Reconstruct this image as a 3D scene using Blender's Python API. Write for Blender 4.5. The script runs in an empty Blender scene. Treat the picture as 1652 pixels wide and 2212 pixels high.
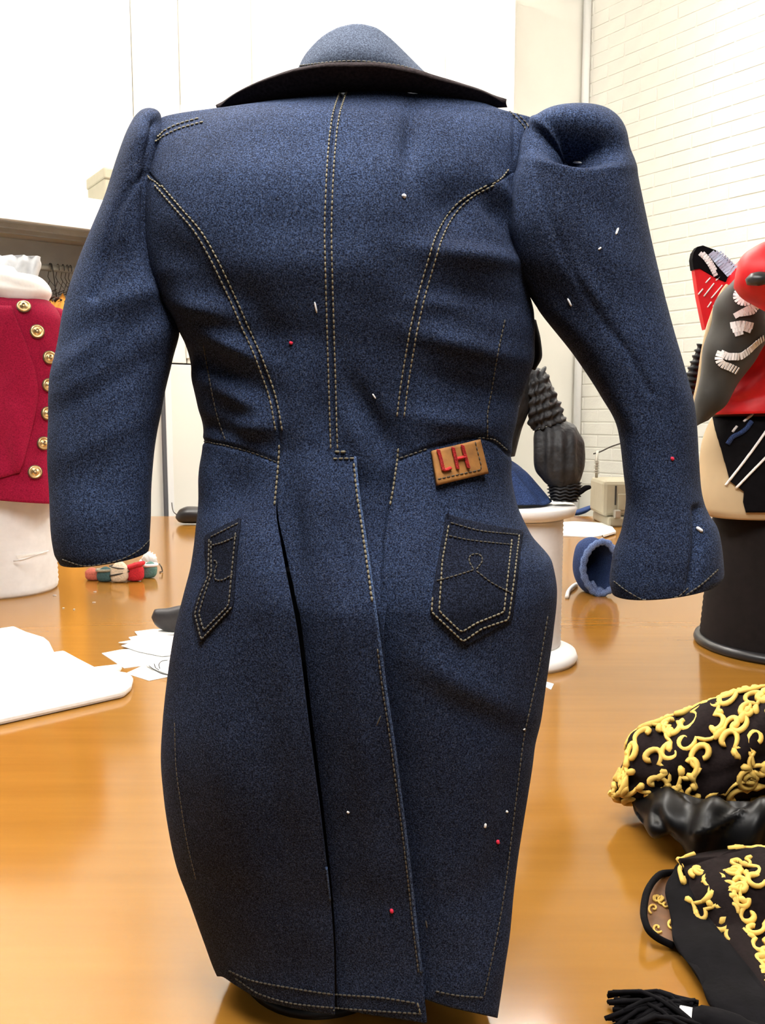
import bpy, bmesh, math, random
import numpy as np
from mathutils import Vector, Matrix
from mathutils.bvhtree import BVHTree
random.seed(7); np.random.seed(7)
SC = bpy.context.scene
COL = SC.collection
# ------------------------------------------------------------------ camera
W, H, F = 1652.0, 2212.0, 1843.0
PITCH = math.radians(6.5)
TZ = 0.90                      # table top height
CZ = TZ + 0.34                 # lens height
cam = bpy.data.cameras.new('camera'); cam.sensor_fit = 'VERTICAL'; cam.sensor_height = 36.0
cam.lens = F / H * 36.0; cam.clip_start = 0.02; cam.clip_end = 60
camo = bpy.data.objects.new('camera', cam); COL.objects.link(camo)
camo.location = (0, 0, CZ); camo.rotation_euler = (math.pi / 2 - PITCH, 0, 0)
SC.camera = camo
# ------------------------------------------------------------------ world, exposure
SC.view_settings.view_transform = 'Standard'; SC.view_settings.look = 'None'
SC.view_settings.exposure = 0.0; SC.view_settings.gamma = 1.0; SC.view_settings.use_curve_mapping = False
wd = bpy.data.worlds.new('world'); SC.world = wd; wd.use_nodes = True
wd.node_tree.nodes['Background'].inputs[0].default_value = (1.0, 0.94, 0.86, 1)
WORLD_STRENGTH = 0.06
LAMP_STRENGTH = 7.0
wd.node_tree.nodes['Background'].inputs[1].default_value = WORLD_STRENGTH
SC.cycles.use_denoising = True
SC.cycles.max_bounces = 8

# ------------------------------------------------------------------ view maths (used to measure the place)
cp, sp = math.cos(PITCH), math.sin(PITCH)
CAM = np.array([0, 0, CZ])
def rays(px, py):
    px = np.asarray(px, float); py = np.asarray(py, float)
    x = (px - W / 2) / F; y = -(py - H / 2) / F
    return np.stack([x + 0 * y, cp + sp * y + 0 * x, -sp + cp * y + 0 * x], -1)
def at(px, py, Y):
    d = rays(px, py); t = np.asarray(Y, float) / d[..., 1]
    return CAM + d * t[..., None]
def on(px, py, z=TZ):
    d = rays(px, py); t = (z - CZ) / d[..., 2]
    return CAM + d * t[..., None]
def proj(P):
    d = np.asarray(P, float) - CAM
    zf = d[..., 1] * cp - d[..., 2] * sp; yu = d[..., 1] * sp + d[..., 2] * cp
    return W / 2 + F * d[..., 0] / zf, H / 2 - F * yu / zf
def V(p): return Vector([float(c) for c in p])

def pchip(xk, yk, x):
    xk = np.asarray(xk, float); yk = np.asarray(yk, float); x = np.asarray(x, float)
    h = np.diff(xk); dl = np.diff(yk) / h
    m = np.zeros_like(yk)
    for i in range(1, len(xk) - 1):
        if dl[i - 1] * dl[i] > 0:
            w1 = 2 * h[i] + h[i - 1]; w2 = h[i] + 2 * h[i - 1]
            m[i] = (w1 + w2) / (w1 / dl[i - 1] + w2 / dl[i])
    m[0] = dl[0]; m[-1] = dl[-1]
    k = np.clip(np.searchsorted(xk, x) - 1, 0, len(xk) - 2)
    xx = np.clip(x, xk[0], xk[-1]); t = (xx - xk[k]) / h[k]
    return ((2*t**3 - 3*t**2 + 1) * yk[k] + (t**3 - 2*t**2 + t) * h[k] * m[k] + (-2*t**3 + 3*t**2) * yk[k + 1] + (t**3 - t**2) * h[k] * m[k + 1])
def cat(ck, n):
    """smooth curve through the rows of ck, n samples by chord length"""
    ck = np.asarray(ck, float); d = np.r_[0, np.cumsum(np.linalg.norm(np.diff(ck[:, :2], axis=0), axis=1) + 1e-6)]
    s = np.linspace(0, d[-1], n)
    return np.stack([pchip(d, ck[:, j], s) for j in range(ck.shape[1])], -1)
def polyres(pts, step):
    """resample a polyline evenly"""
    pts = np.asarray(pts, float); d = np.r_[0, np.cumsum(np.linalg.norm(np.diff(pts, axis=0), axis=1))]
    n = max(2, int(round(d[-1] / step)) + 1); s = np.linspace(0, d[-1], n)
    return np.stack([np.interp(s, d, pts[:, j]) for j in range(pts.shape[1])], -1)
def segdist(px, py, pts):
    """distance of pixels to a polyline"""
    px = np.asarray(px, float); py = np.asarray(py, float); best = np.full(px.shape, 1e9)
    for (ax, ay), (bx, by) in zip(pts[:-1], pts[1:]):
        dx, dy = bx - ax, by - ay; L = dx * dx + dy * dy + 1e-9
        t = np.clip(((px - ax) * dx + (py - ay) * dy) / L, 0, 1)
        best = np.minimum(best, np.hypot(px - ax - t * dx, py - ay - t * dy))
    return best
def sstep(x, a, b):
    t = np.clip((x - a) / (b - a), 0, 1); return t * t * (3 - 2 * t)

# ------------------------------------------------------------------ mesh helpers
def grid_faces(m, n, wrap=False):
    f = []
    for i in range(m - 1):
        for j in range(n if wrap else n - 1):
            a = i * n + j; b = i * n + (j + 1) % n
            f.append((a, b, b + n, a + n))
    return f
def grid_normals(G, wrap=False):
    gi = np.gradient(G, axis=0)
    if wrap:
        gj = np.roll(G, -1, 1) - np.roll(G, 1, 1)
    else:
        gj = np.gradient(G, axis=1)
    n = np.cross(gi, gj); l = np.linalg.norm(n, axis=-1, keepdims=True); l[l < 1e-12] = 1
    return n / l
def make(name, vf, mat, parent=None, loc=None, smooth=True, label=None, solid=0, kind=None, offset=-1):
    v, f = vf
    v = np.asarray(v, float).reshape(-1, 3)
    base = np.array(list(parent['_loc'])) if parent is not None else np.array(loc if loc is not None else [v[:, 0].mean(), v[:, 1].mean(), v[:, 2].min()])
    me = bpy.data.meshes.new(name)
    me.from_pydata((v - base).tolist(), [], [tuple(int(i) for i in q) for q in f]); me.update()
    if smooth: me.polygons.foreach_set('use_smooth', [True] * len(me.polygons))
    o = bpy.data.objects.new(name, me); COL.objects.link(o)
    me.materials.append(mat)
    if parent is not None and parent.get('_empty'):
        o.parent = parent; o['_loc'] = [float(q) for q in base]
    elif parent is not None:
        o.parent = parent; o['_loc'] = [float(q) for q in base]
    else:
        o.location = base; o['_loc'] = [float(q) for q in base]
    if label: o['label'] = label
    if kind: o['kind'] = kind
    if solid:
        s = o.modifiers.new('thick', 'SOLIDIFY'); s.thickness = solid; s.offset = offset
    return o
def thing(name, label, cat_, loc, group=None):
    o = bpy.data.objects.new(name, None); COL.objects.link(o); o.location = V(loc); o['_loc'] = [float(c) for c in loc]; o['_empty'] = 1
    o.empty_display_size = 0.02
    o['label'] = label; o['category'] = cat_
    if group: o['group'] = group
    return o
def tag(o, label, cat_, group=None):
    o['label'] = label; o['category'] = cat_
    if group: o['group'] = group
    return o
def struct(o): o['kind'] = 'structure'; return o
def join(*vfs):
    V_, F_ = [], []
    for v, f in vfs:
        b = len(V_); V_.extend([tuple(p) for p in np.asarray(v, float).reshape(-1, 3)]); F_.extend([tuple(i + b for i in q) for q in f])
    return V_, F_
def box(c, s, ax=None, bev=0):
    """box centred at c, size s, optional 3 axes"""
    ax = np.eye(3) if ax is None else np.asarray(ax, float)
    c = np.asarray(c, float); h = np.asarray(s, float) / 2
    if bev <= 0:
        v = [c + ax[0]*h[0]*x + ax[1]*h[1]*y + ax[2]*h[2]*z for x in (-1, 1) for y in (-1, 1) for z in (-1, 1)]
        f = [(0, 1, 3, 2), (4, 6, 7, 5), (0, 4, 5, 1), (2, 3, 7, 6), (0, 2, 6, 4), (1, 5, 7, 3)]
        return v, f
    bm = bmesh.new(); bmesh.ops.create_cube(bm, size=1)
    for q in bm.verts: q.co = Vector((q.co.x * s[0], q.co.y * s[1], q.co.z * s[2]))
    bmesh.ops.bevel(bm, geom=bm.edges[:], offset=bev, segments=2, affect='EDGES', profile=0.5)
    bm.verts.index_update()
    v = [c + ax[0]*q.co.x + ax[1]*q.co.y + ax[2]*q.co.z for q in bm.verts]
    f = [tuple(q.index for q in p.verts) for p in bm.faces]
    bm.free(); return v, f
def lathe(prof, n=48, c=(0, 0, 0)):
    """prof rows (r, z); closed top and bottom when r = 0"""
    c = np.asarray(c, float); a = np.linspace(0, 2*math.pi, n, endpoint=False)
    v = [c + np.array([r*math.cos(t), r*math.sin(t), z]) for r, z in prof for t in a]
    return v, grid_faces(len(prof), n, True)
def tube(path, r, n=6, cap=True):
    path = np.asarray(path, float); m = len(path)
    r = np.full(m, r) if np.isscalar(r) else np.asarray(r, float)
    t = np.gradient(path, axis=0); t /= np.linalg.norm(t, axis=1, keepdims=True) + 1e-12
    up = np.array([0, 0, 1.0]) if abs(t[0][2]) < 0.9 else np.array([1.0, 0, 0])
    v = []; u = np.cross(t[0], up); u /= np.linalg.norm(u)
    for i in range(m):
        u = u - t[i] * np.dot(u, t[i]); u /= np.linalg.norm(u) + 1e-12; w = np.cross(t[i], u)
        for k in range(n):
            a = 2*math.pi*k/n; v.append(path[i] + r[i]*(u*math.cos(a) + w*math.sin(a)))
    f = grid_faces(m, n, True)
    if cap: f += [tuple(range(n))[::-1], tuple(range((m-1)*n, m*n))]
    return v, f
def prism(poly, ext):
    """closed planar outline (N,3) extruded by vector ext"""
    p = np.asarray(poly, float); n = len(p); v = list(p) + list(p + np.asarray(ext, float))
    f = [tuple(range(n)), tuple(range(2*n - 1, n - 1, -1))] + [(i, i + n, (i+1) % n + n, (i+1) % n) for i in range(n)]
    return v, f
class Cloth:
    """closed tube through stations (Ax,Ay,Bx,By,Y,d): A and B are the two outline points at depth Y, d the half thickness"""
    def __init__(s, st, e=2.0, vert=0.0):
        st = np.asarray(st, float); s.n = len(st); s.e = e
        s.A = at(st[:, 0], st[:, 1], st[:, 4]); s.B = at(st[:, 2], st[:, 3], st[:, 4]); s.d = st[:, 5]
        c = (s.A + s.B) / 2
        s.k = np.r_[0, np.cumsum(np.linalg.norm(np.diff(c, axis=0), axis=1) + 1e-5)]; s.vert = vert
    def __call__(s, x, th):
        x = np.asarray(x, float) * s.k[-1]; th = np.asarray(th, float)
        A = np.stack([pchip(s.k, s.A[:, j], x) for j in range(3)], -1); B = np.stack([pchip(s.k, s.B[:, j], x) for j in range(3)], -1)
        d = pchip(s.k, s.d, x)
        c = (A + B) / 2; u = (B - A) / 2
        w = c - CAM; w = w * np.array([1, 1, s.vert]); w = w / np.linalg.norm(w, axis=-1, keepdims=True)
        f = lambda q: np.sign(q) * np.abs(q) ** (2 / s.e)
        return c + u * f(np.sin(th))[..., None] - w * (d * f(np.cos(th)))[..., None]
    def grid(s, m, n, x0=0.0, x1=1.0, disp=None):
        X, T = np.meshgrid(np.linspace(x0, x1, m), np.linspace(-math.pi, math.pi, n, endpoint=False), indexing='ij')
        G = s(X, T)
        N = grid_normals(G, True); C = G.mean(axis=1, keepdims=True)
        if np.sum(np.einsum('ijk,ijk->ij', N, G - C)) < 0: N = -N; s.flip = True
        else: s.flip = False
        if disp is not None:
            px, py = proj(G); near = np.cos(T) > -0.2
            G = G + N * (np.where(near, disp(px, py), 0))[..., None]
        return G
    def mesh(s, m, n, x0=0.0, x1=1.0, disp=None, cap0=False, cap1=False):
        G = s.grid(m, n, x0, x1, disp); f = grid_faces(m, n, True)
        v = G.reshape(-1, 3)
        if cap0: v = np.vstack([v, G[0].mean(0)]); k = len(v) - 1; f += [(k, (j+1) % n, j) for j in range(n)]
        if cap1: v = np.vstack([v, G[-1].mean(0)]); k = len(v) - 1; f += [(k, (m-1)*n + j, (m-1)*n + (j+1) % n) for j in range(n)]
        return v, orient(v, f)
def orient(v, f):
    """flip all faces if they point inwards on average"""
    v = np.asarray(v); q = np.array([[t[0], t[1], t[2]] for t in f]); c = v.mean(0)
    n = np.cross(v[q[:, 1]] - v[q[:, 0]], v[q[:, 2]] - v[q[:, 0]])
    if np.sum(np.einsum('ij,ij->i', n, v[q].mean(1) - c)) < 0: return [tuple(t[::-1]) for t in f]
    return f
def bvh(*vfs):
    v, f = join(*vfs)
    return BVHTree.FromPolygons([tuple(map(float, p)) for p in v], f)
def hit(tree, px, py):
    d = rays(px, py); r = tree.ray_cast(V(CAM), V(d / np.linalg.norm(d)))
    if r[0] is None: return None
    n = r[1]
    if n.dot(V(d)) > 0: n = -n
    return np.array(r[0]), np.array(n)
def lay(tree, pts, off):
    """lay pixel points on a surface, off metres proud"""
    out = []
    for x, y in pts:
        h = hit(tree, x, y)
        if h is None:
            continue
        out.append(h[0] + h[1] * off)
    return np.array(out)
def flat_patch(tree, corners, m, n, off):
    """flat piece through four corners (tl, tr, br, bl) lying off metres proud"""
    q = [hit(tree, *c) for c in corners]; nn = sum(h[1] for h in q); nn /= np.linalg.norm(nn); q = [h[0] + nn * off for h in q]
    G = np.array([[(q[0] * (1 - j) + q[1] * j) * (1 - i) + (q[3] * (1 - j) + q[2] * j) * i for j in np.linspace(0, 1, n)] for i in np.linspace(0, 1, m)])
    v = G.reshape(-1, 3); return v, flipcheck(v, grid_faces(m, n))
def patch(tree, left, right, m, n, off, thick=0.0008, bulge=None):
    """cloth patch on a surface: left and right edge curves as (px,py) rows of equal length"""
    L = polyres_n(left, m); R = polyres_n(right, m); G = np.zeros((m, n, 3)); last = None
    for i in range(m):
        for j in range(n):
            t = j / (n - 1); p = L[i] * (1 - t) + R[i] * t; h = hit(tree, *p)
            if h is not None and last is not None and abs(h[0][1] - last[1]) > 0.07: h = None
            if h is None:
                q = at(p[0], p[1], last[1] if last is not None else 0.48)
            else:
                q = h[0] + h[1] * off
            if bulge: q = q + (h[1] if h else np.array([0, -1, 0])) * bulge(i / (m - 1), t)
            G[i, j] = q; last = q
    f = grid_faces(m, n); N = grid_normals(G)
    if np.sum(np.einsum('ijk,ijk->ij', N, CAM - G)) < 0: f = [t[::-1] for t in f]
    return G.reshape(-1, 3), flipcheck(G.reshape(-1, 3), f)
def flipcheck(v, f):
    q = np.array([[t[0], t[1], t[2]] for t in f]); n = np.cross(v[q[:, 1]] - v[q[:, 0]], v[q[:, 2]] - v[q[:, 0]])
    if np.sum(np.einsum('ij,ij->i', n, CAM - v[q].mean(1))) < 0: return [t[::-1] for t in f]
    return f
def polyres_n(pts, n):
    pts = np.asarray(pts, float); d = np.r_[0, np.cumsum(np.linalg.norm(np.diff(pts, axis=0), axis=1))]
    s = np.linspace(0, d[-1], n); return np.stack([np.interp(s, d, pts[:, j]) for j in range(pts.shape[1])], -1)
def stitches(tree, pts, pitch=0.0027, r=0.00042, off=0.0003, fill=0.8, smooth=True):
    """a row of raised thread stitches along a pixel polyline, following the cloth"""
    pts = np.asarray(pts, float)
    if smooth and len(pts) > 2: pts = cat(pts, 60 + int(np.sum(np.linalg.norm(np.diff(pts, axis=0), axis=1)) / 6))
    P = lay(tree, polyres(pts, 3.0), off)
    ok = [P[0]]
    for q in P[1:]:
        if np.linalg.norm(q - ok[-1]) < 0.02: ok.append(q)
    Q = polyres(np.array(ok), pitch); out = []
    for a, b in zip(Q[:-1], Q[1:]):
        if np.linalg.norm(b - a) > pitch * 1.6: continue
        m = (a + b) / 2; e = (b - a) * fill / 2; w = CAM - m; w /= np.linalg.norm(w)
        out.append(tube(np.array([m - e, m - e*0.55 + w*r*0.7, m + e*0.55 + w*r*0.7, m + e]), np.array([0.45, 1, 1, 0.45]) * r, 5))
    return join(*out)

# ------------------------------------------------------------------ materials
def newmat(name):
    m = bpy.data.materials.new(name); m.use_nodes = True; nt = m.node_tree
    return m, nt, nt.nodes['Principled BSDF']
def nd(nt, t, **k):
    n = nt.nodes.new(t)
    for a, b in k.items():
        if a.startswith('i_'): n.inputs[a[2:].replace('_', ' ')].default_value = b
        else: setattr(n, a, b)
    return n
def noise(nt, scale, detail=2, rough=0.5, vec=None, stretch=None):
    tc = nd(nt, 'ShaderNodeTexCoord'); n = nd(nt, 'ShaderNodeTexNoise'); n.inputs['Scale'].default_value = scale
    n.inputs['Detail'].default_value = detail; n.inputs['Roughness'].default_value = rough
    if stretch:
        mp = nd(nt, 'ShaderNodeMapping'); mp.inputs['Scale'].default_value = stretch[:3]
        if len(stretch) > 3: mp.inputs['Rotation'].default_value = stretch[3]
        nt.links.new(tc.outputs['Object'], mp.inputs[0]); nt.links.new(mp.outputs[0], n.inputs['Vector'])
    else: nt.links.new(tc.outputs['Object'], n.inputs['Vector'])
    return n
def ramp(nt, src, stops):
    r = nd(nt, 'ShaderNodeValToRGB'); e = r.color_ramp.elements
    while len(e) < len(stops): e.new(0.5)
    for k, (p, c) in zip(e, stops): k.position = p; k.color = (*c, 1)
    nt.links.new(src, r.inputs[0]); return r
def mix(nt, a, b, fac, mode='MIX'):
    m = nd(nt, 'ShaderNodeMix', data_type='RGBA', blend_type=mode)
    if isinstance(fac, float): m.inputs[0].default_value = fac
    else: nt.links.new(fac, m.inputs[0])
    for s, i in ((a, 6), (b, 7)):
        if isinstance(s, tuple): m.inputs[i].default_value = (*s, 1)
        else: nt.links.new(s, m.inputs[i])
    return m.outputs[2]
def bump(nt, b, src, strength, dist=0.001):
    n = nd(nt, 'ShaderNodeBump'); n.inputs['Strength'].default_value = strength; n.inputs['Distance'].default_value = dist
    nt.links.new(src, n.inputs['Height']); nt.links.new(n.outputs[0], b.inputs['Normal'])
def plain(name, col, rough=0.6, vary=0.0, scale=40, metal=0.0, spec=0.5, bumps=0.0, bscale=200, bdist=0.001, coat=0.0, alpha=1.0, sheen=0.0):
    m, nt, b = newmat(name)
    b.inputs['Base Color'].default_value = (*col, 1); b.inputs['Roughness'].default_value = rough; b.inputs['Metallic'].default_value = metal
    b.inputs['Specular IOR Level'].default_value = spec; b.inputs['Coat Weight'].default_value = coat; b.inputs['Alpha'].default_value = alpha
    b.inputs['Sheen Weight'].default_value = sheen
    if vary:
        n = noise(nt, scale, 3); lo = tuple(c * (1 - vary) for c in col); hi = tuple(min(1, c * (1 + vary)) for c in col)
        nt.links.new(ramp(nt, n.outputs[0], [(0.3, lo), (0.7, hi)]).outputs[0], b.inputs['Base Color'])
    if bumps: bump(nt, b, noise(nt, bscale, 2).outputs[0], bumps, bdist)
    return m
def denim(name, dark, mid, light, k=1.0):
    m, nt, b = newmat(name)
    n1 = noise(nt, 1350, 2, 0.6); n2 = noise(nt, 1700, 1, 0.5); n3 = noise(nt, 11, 3, 0.55); n4 = noise(nt, 210, 1)
    base = ramp(nt, n3.outputs[0], [(0.3, dark), (0.72, mid)])
    w = ramp(nt, n1.outputs[0], [(0.36, tuple(1 - k * q for q in (.82, .83, .78))), (0.5, (0.93, 0.93, 0.93)), (0.66, tuple(1 + k * q for q in (1.5, 1.5, 1.35)))])
    c = mix(nt, base.outputs[0], w.outputs[0], 1.0, 'MULTIPLY')
    fl = ramp(nt, n2.outputs[0], [(0.60, (0, 0, 0)), (0.74, (1, 1, 1))])
    mm = nd(nt, 'ShaderNodeMath', operation='MULTIPLY'); mm.inputs[1].default_value = 0.4
    nt.links.new(fl.outputs[0], mm.inputs[0])
    c = mix(nt, c, light, mm.outputs[0])
    nt.links.new(c, b.inputs['Base Color'])
    b.inputs['Roughness'].default_value = 0.92; b.inputs['Specular IOR Level'].default_value = 0.12
    bump(nt, b, n1.outputs[0], 0.5, 0.0006)
    return m
M = {}
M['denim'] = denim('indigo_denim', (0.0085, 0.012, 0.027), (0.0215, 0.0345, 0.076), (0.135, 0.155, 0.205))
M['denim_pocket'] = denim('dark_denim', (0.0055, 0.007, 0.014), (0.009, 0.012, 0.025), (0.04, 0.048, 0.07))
M['denim_pale'] = denim('greyed_denim', (0.050, 0.062, 0.092), (0.066, 0.082, 0.118), (0.13, 0.145, 0.18), 0.5)
M['denim_blue'] = denim('mid_blue_denim', (0.02, 0.036, 0.105), (0.034, 0.06, 0.16), (0.12, 0.16, 0.30))
M['denim_frayed'] = denim('frayed_denim', (0.09, 0.14, 0.30), (0.16, 0.235, 0.45), (0.45, 0.53, 0.75))
M['denim_worn'] = denim('worn_edge_denim', (0.03, 0.048, 0.10), (0.05, 0.08, 0.16), (0.2, 0.25, 0.36))
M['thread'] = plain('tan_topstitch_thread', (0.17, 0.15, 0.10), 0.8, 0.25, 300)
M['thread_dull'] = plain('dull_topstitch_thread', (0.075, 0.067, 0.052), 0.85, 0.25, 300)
M['collar_dark'] = plain('brown_black_wool', (0.020, 0.0145, 0.015), 0.95, 0.35, 600, spec=0.1, bumps=0.4, bscale=900)
M['patch'] = plain('tan_leather_patch', (0.30, 0.13, 0.028), 0.75, 0.25, 160, bumps=0.3, bscale=500, bdist=0.0004)
M['red_thread'] = plain('red_embroidery_thread', (0.42, 0.012, 0.012), 0.7, 0.2, 500)
M['lint_white'] = plain('white_lint', (0.75, 0.75, 0.76), 0.9)
M['lint_red'] = plain('red_lint', (0.65, 0.02, 0.06), 0.9)
M['black_cone'] = plain('dark_brown_thread', (0.007, 0.0045, 0.0045), 0.85, 0.3, 90, spec=0.2)
M['white_thread'] = plain('white_cord', (0.84, 0.83, 0.83), 0.8, 0.04, 60)
M['white_card'] = plain('white_plastic', (0.86, 0.86, 0.85), 0.5)
M['wall'] = plain('cream_wall_paint', (0.88, 0.86, 0.79), 0.75, 0.03, 3, spec=0.25, bumps=0.1, bscale=60, bdist=0.002)
M['brick_paint'] = plain('cream_painted_brick', (0.88, 0.865, 0.79), 0.7, 0.03, 9, spec=0.25, bumps=0.3, bscale=70, bdist=0.003)
M['mortar'] = plain('painted_mortar', (0.88, 0.865, 0.79), 0.8)
M['cupboard'] = plain('white_cupboard_paint', (0.87, 0.85, 0.78), 0.45, 0.02, 4, spec=0.3)
M['gap'] = plain('dark_gap', (0.03, 0.028, 0.025), 0.9)
M['white_paint'] = plain('white_gloss_paint', (0.90, 0.90, 0.89), 0.35)
M['shade_grey'] = plain('shade_grey', (0.50, 0.53, 0.54), 0.7, 0.08, 12)  # grey stands for the shade under the shelf and on the closet back
M['strip_grey'] = plain('dark_grey_strip', (0.10, 0.10, 0.11), 0.6)
M['steel'] = plain('dull_steel', (0.45, 0.43, 0.38), 0.4, metal=0.7)
M['dark_wire'] = plain('dark_wire', (0.04, 0.035, 0.03), 0.5)
M['beige_plastic'] = plain('beige_plastic', (0.36, 0.33, 0.24), 0.5, 0.05, 30)
M['box_card'] = plain('pale_card_box', (0.46, 0.42, 0.31), 0.7, 0.05, 20)
M['crimson'] = plain('crimson_wool', (0.27, 0.008, 0.035), 0.95, 0.3, 500, spec=0.08, bumps=0.3, bscale=700, sheen=0.05)
M['brass'] = plain('brass_button', (0.72, 0.52, 0.26), 0.3, metal=0.9)
M['brass_dark'] = plain('dark_brass', (0.10, 0.06, 0.03), 0.5, metal=0.4)
M['white_cloth'] = plain('white_cotton', (0.88, 0.87, 0.85), 0.9, 0.03, 25, bumps=0.3, bscale=60, bdist=0.004)
M['grey_cloth'] = plain('pale_grey_organza', (0.55, 0.56, 0.58), 0.85, 0.15, 25, bumps=0.5, bscale=60, bdist=0.004)
M['amber_cloth'] = plain('amber_cloth', (0.75, 0.33, 0.05), 0.85, 0.1, 90)
M['black_cloth'] = plain('black_cloth', (0.0045, 0.004, 0.005), 0.85, 0.3, 120, spec=0.08, bumps=0.3, bscale=300)
M['charcoal_cloth'] = plain('charcoal_crinkle_cloth', (0.022, 0.022, 0.024), 0.6, 0.3, 90, spec=0.35, bumps=0.6, bscale=120, bdist=0.003)
M['grey_black'] = plain('greyed_black_velvet', (0.035, 0.033, 0.028), 0.7, 0.3, 25, spec=0.3, sheen=0.1)
M['brown_cloth'] = plain('dark_brown_cloth', (0.055, 0.020, 0.010), 0.85, 0.4, 30)
M['satin'] = plain('black_satin', (0.003, 0.003, 0.0035), 0.36, spec=0.2, bumps=0.25, bscale=30, bdist=0.004)
M['brocade'] = plain('dark_brown_brocade', (0.010, 0.006, 0.006), 0.85, 0.3, 300, spec=0.1, bumps=0.3, bscale=500)
M['gold'] = plain('gold_scroll_cord', (0.72, 0.47, 0.105), 0.6, 0.3, 40, spec=0.3)
M['organza'] = plain('brown_organza', (0.13, 0.05, 0.012), 0.5, 0.3, 80)
M['scarlet'] = plain('scarlet_satin', (0.66, 0.010, 0.016), 0.5, 0.25, 25, spec=0.35, bumps=0.2, bscale=40, bdist=0.003)
M['beige_form'] = plain('beige_jersey', (0.50, 0.375, 0.22), 0.85, 0.06, 20)
M['sequin'] = plain('silver_sequin', (0.9, 0.9, 0.9), 0.3, metal=0.0)
M['blue_sequin'] = plain('blue_white_sequin', (0.60, 0.68, 0.88), 0.3, metal=0.2)
M['paper'] = plain('white_paper', (0.88, 0.88, 0.86), 0.8)
M['ink'] = plain('black_ink', (0.02, 0.02, 0.02), 0.8)
M['black_plastic'] = plain('black_plastic', (0.018, 0.018, 0.02), 0.35)
M['leather'] = plain('black_leather', (0.02, 0.017, 0.018), 0.5, 0.2, 100)
for k, c in (('felt_red', (0.55, 0.02, 0.03)), ('felt_salmon', (0.50, 0.13, 0.09)), ('felt_teal', (0.045, 0.10, 0.105)), ('felt_green', (0.10, 0.21, 0.19)), ('felt_cream', (0.72, 0.60, 0.45)), ('felt_grey', (0.30, 0.28, 0.21))):
    M[k] = plain(k, c, 0.95, 0.2, 300, bumps=0.4, bscale=300)
def emit(name, col, s):
    m, nt, b = newmat(name); b.inputs['Base Color'].default_value = (*col, 1); b.inputs['Emission Color'].default_value = (*col, 1); b.inputs['Emission Strength'].default_value = s
    return m
M['batten'] = emit('added_batten_tube', (1.0, 0.96, 0.90), 205.0)  # glow of the added wall-washing tubes
M['pendant'] = emit('added_pendant_diffuser', (1.0, 0.97, 0.93), 25.0)  # glow of the added lamp above the coat
M['lamp'] = emit('lamp_diffuser', (1.0, 0.955, 0.88), LAMP_STRENGTH)
def wood():
    m, nt, b = newmat('varnished_orange_wood')
    g = noise(nt, 9, 6, 0.6, stretch=(0.35, 5, 5, (0, 0, 0.5))); p = noise(nt, 1.7, 2); f = noise(nt, 300, 2)
    c = ramp(nt, g.outputs[0], [(0.3, (0.225, 0.095, 0.0115)), (0.7, (0.295, 0.133, 0.020))])
    c2 = mix(nt, c.outputs[0], (0.31, 0.142, 0.022), p.outputs[0])
    nt.links.new(c2, b.inputs['Base Color']); b.inputs['Roughness'].default_value = 0.13; b.inputs['Specular IOR Level'].default_value = 0.6
    bump(nt, b, f.outputs[0], 0.03, 0.0003)
    return m
M['wood'] = wood()
M['wood_edge'] = plain('table_edge_wood', (0.36, 0.15, 0.03), 0.4, 0.2, 20)
M['floor'] = plain('grey_lino', (0.30, 0.28, 0.25), 0.6, 0.08, 8)
M['ceiling'] = plain('ceiling_paint', (0.80, 0.77, 0.70), 0.9)
# ------------------------------------------------------------------ room shell
K = at(1245, 895, 5.2)                                   # room corner behind the coat (vertical line through here)
AL = math.radians(36)
DL = np.array([-math.cos(AL), -math.sin(AL), 0]); DR = np.array([math.sin(AL), -math.cos(AL), 0]); UP = np.array([0, 0, 1.0])
def WL(s, n, z): return np.array([K[0], K[1], 0]) + DL * s + DR * n + UP * z      # along left wall s, out of it n, height z
def WR(s, n, z): return np.array([K[0], K[1], 0]) + DR * s + DL * n + UP * z      # along right wall
AXL = [DL, DR, UP]; AXR = [DR, DL, UP]
def on_left(px, py, n):
    """(s, z) where the sight line meets the plane n metres out of the left wall"""
    d = rays(px, py); o = CAM - WL(0, n, 0); t = -np.dot(o, DR) / np.dot(d, DR); p = CAM + d * t
    return float(np.dot(p - WL(0, n, 0), DL)), float(p[2])
CEIL = 3.85
def slab(name, c, s, ax, mat): return struct(make(name, box(c, s, ax), mat, smooth=False))
room_c = WL(2.6, 3.2, 0)
slab('floor', room_c + UP * -0.05, (7.4, 8.4, 0.1), AXL, M['floor'])
slab('ceiling', room_c + UP * (CEIL + 0.05), (7.4, 8.4, 0.1), AXL, M['ceiling'])
slab('wall_left', WL(2.6, -0.06, CEIL / 2), (7.4, 0.12, CEIL), AXL, M['wall'])
wr = slab('wall_right', WR(3.2, -0.06, CEIL / 2), (8.2, 0.12, CEIL), AXR, M['mortar'])
# painted brick courses of the right wall (running bond), the stretch the photograph shows
bm_ = None; bl, bh, course = 0.215, 0.066, 0.0745
for r in range(38):
    z = 0.86 + r * course
    for c in range(-1, 7):
        s0 = c * (bl + 0.009) + (0.112 if r % 2 else 0.0) + 0.06; s1 = s0 + bl
        if s1 < 0.05 or s0 > 1.28: continue
        s0 = max(s0, 0.012)
        full = abs((s1 - s0) - bl) < 1e-6
        if full and bm_ is not None:
            o = bpy.data.objects.new('brick', bm_); COL.objects.link(o)
        else:
            vb = box((0, 0, 0), (s1 - s0, 0.012, bh), AXR, 0.002)
            o = make('brick', vb, M['brick_paint'], loc=(0, 0, 0), smooth=False)
            if full: bm_ = o.data
        o.location = V(WR((s0 + s1) / 2, -0.002 + random.uniform(-0.0008, 0.0008), z) - np.array(list(wr['_loc']))); o.parent = wr
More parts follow.
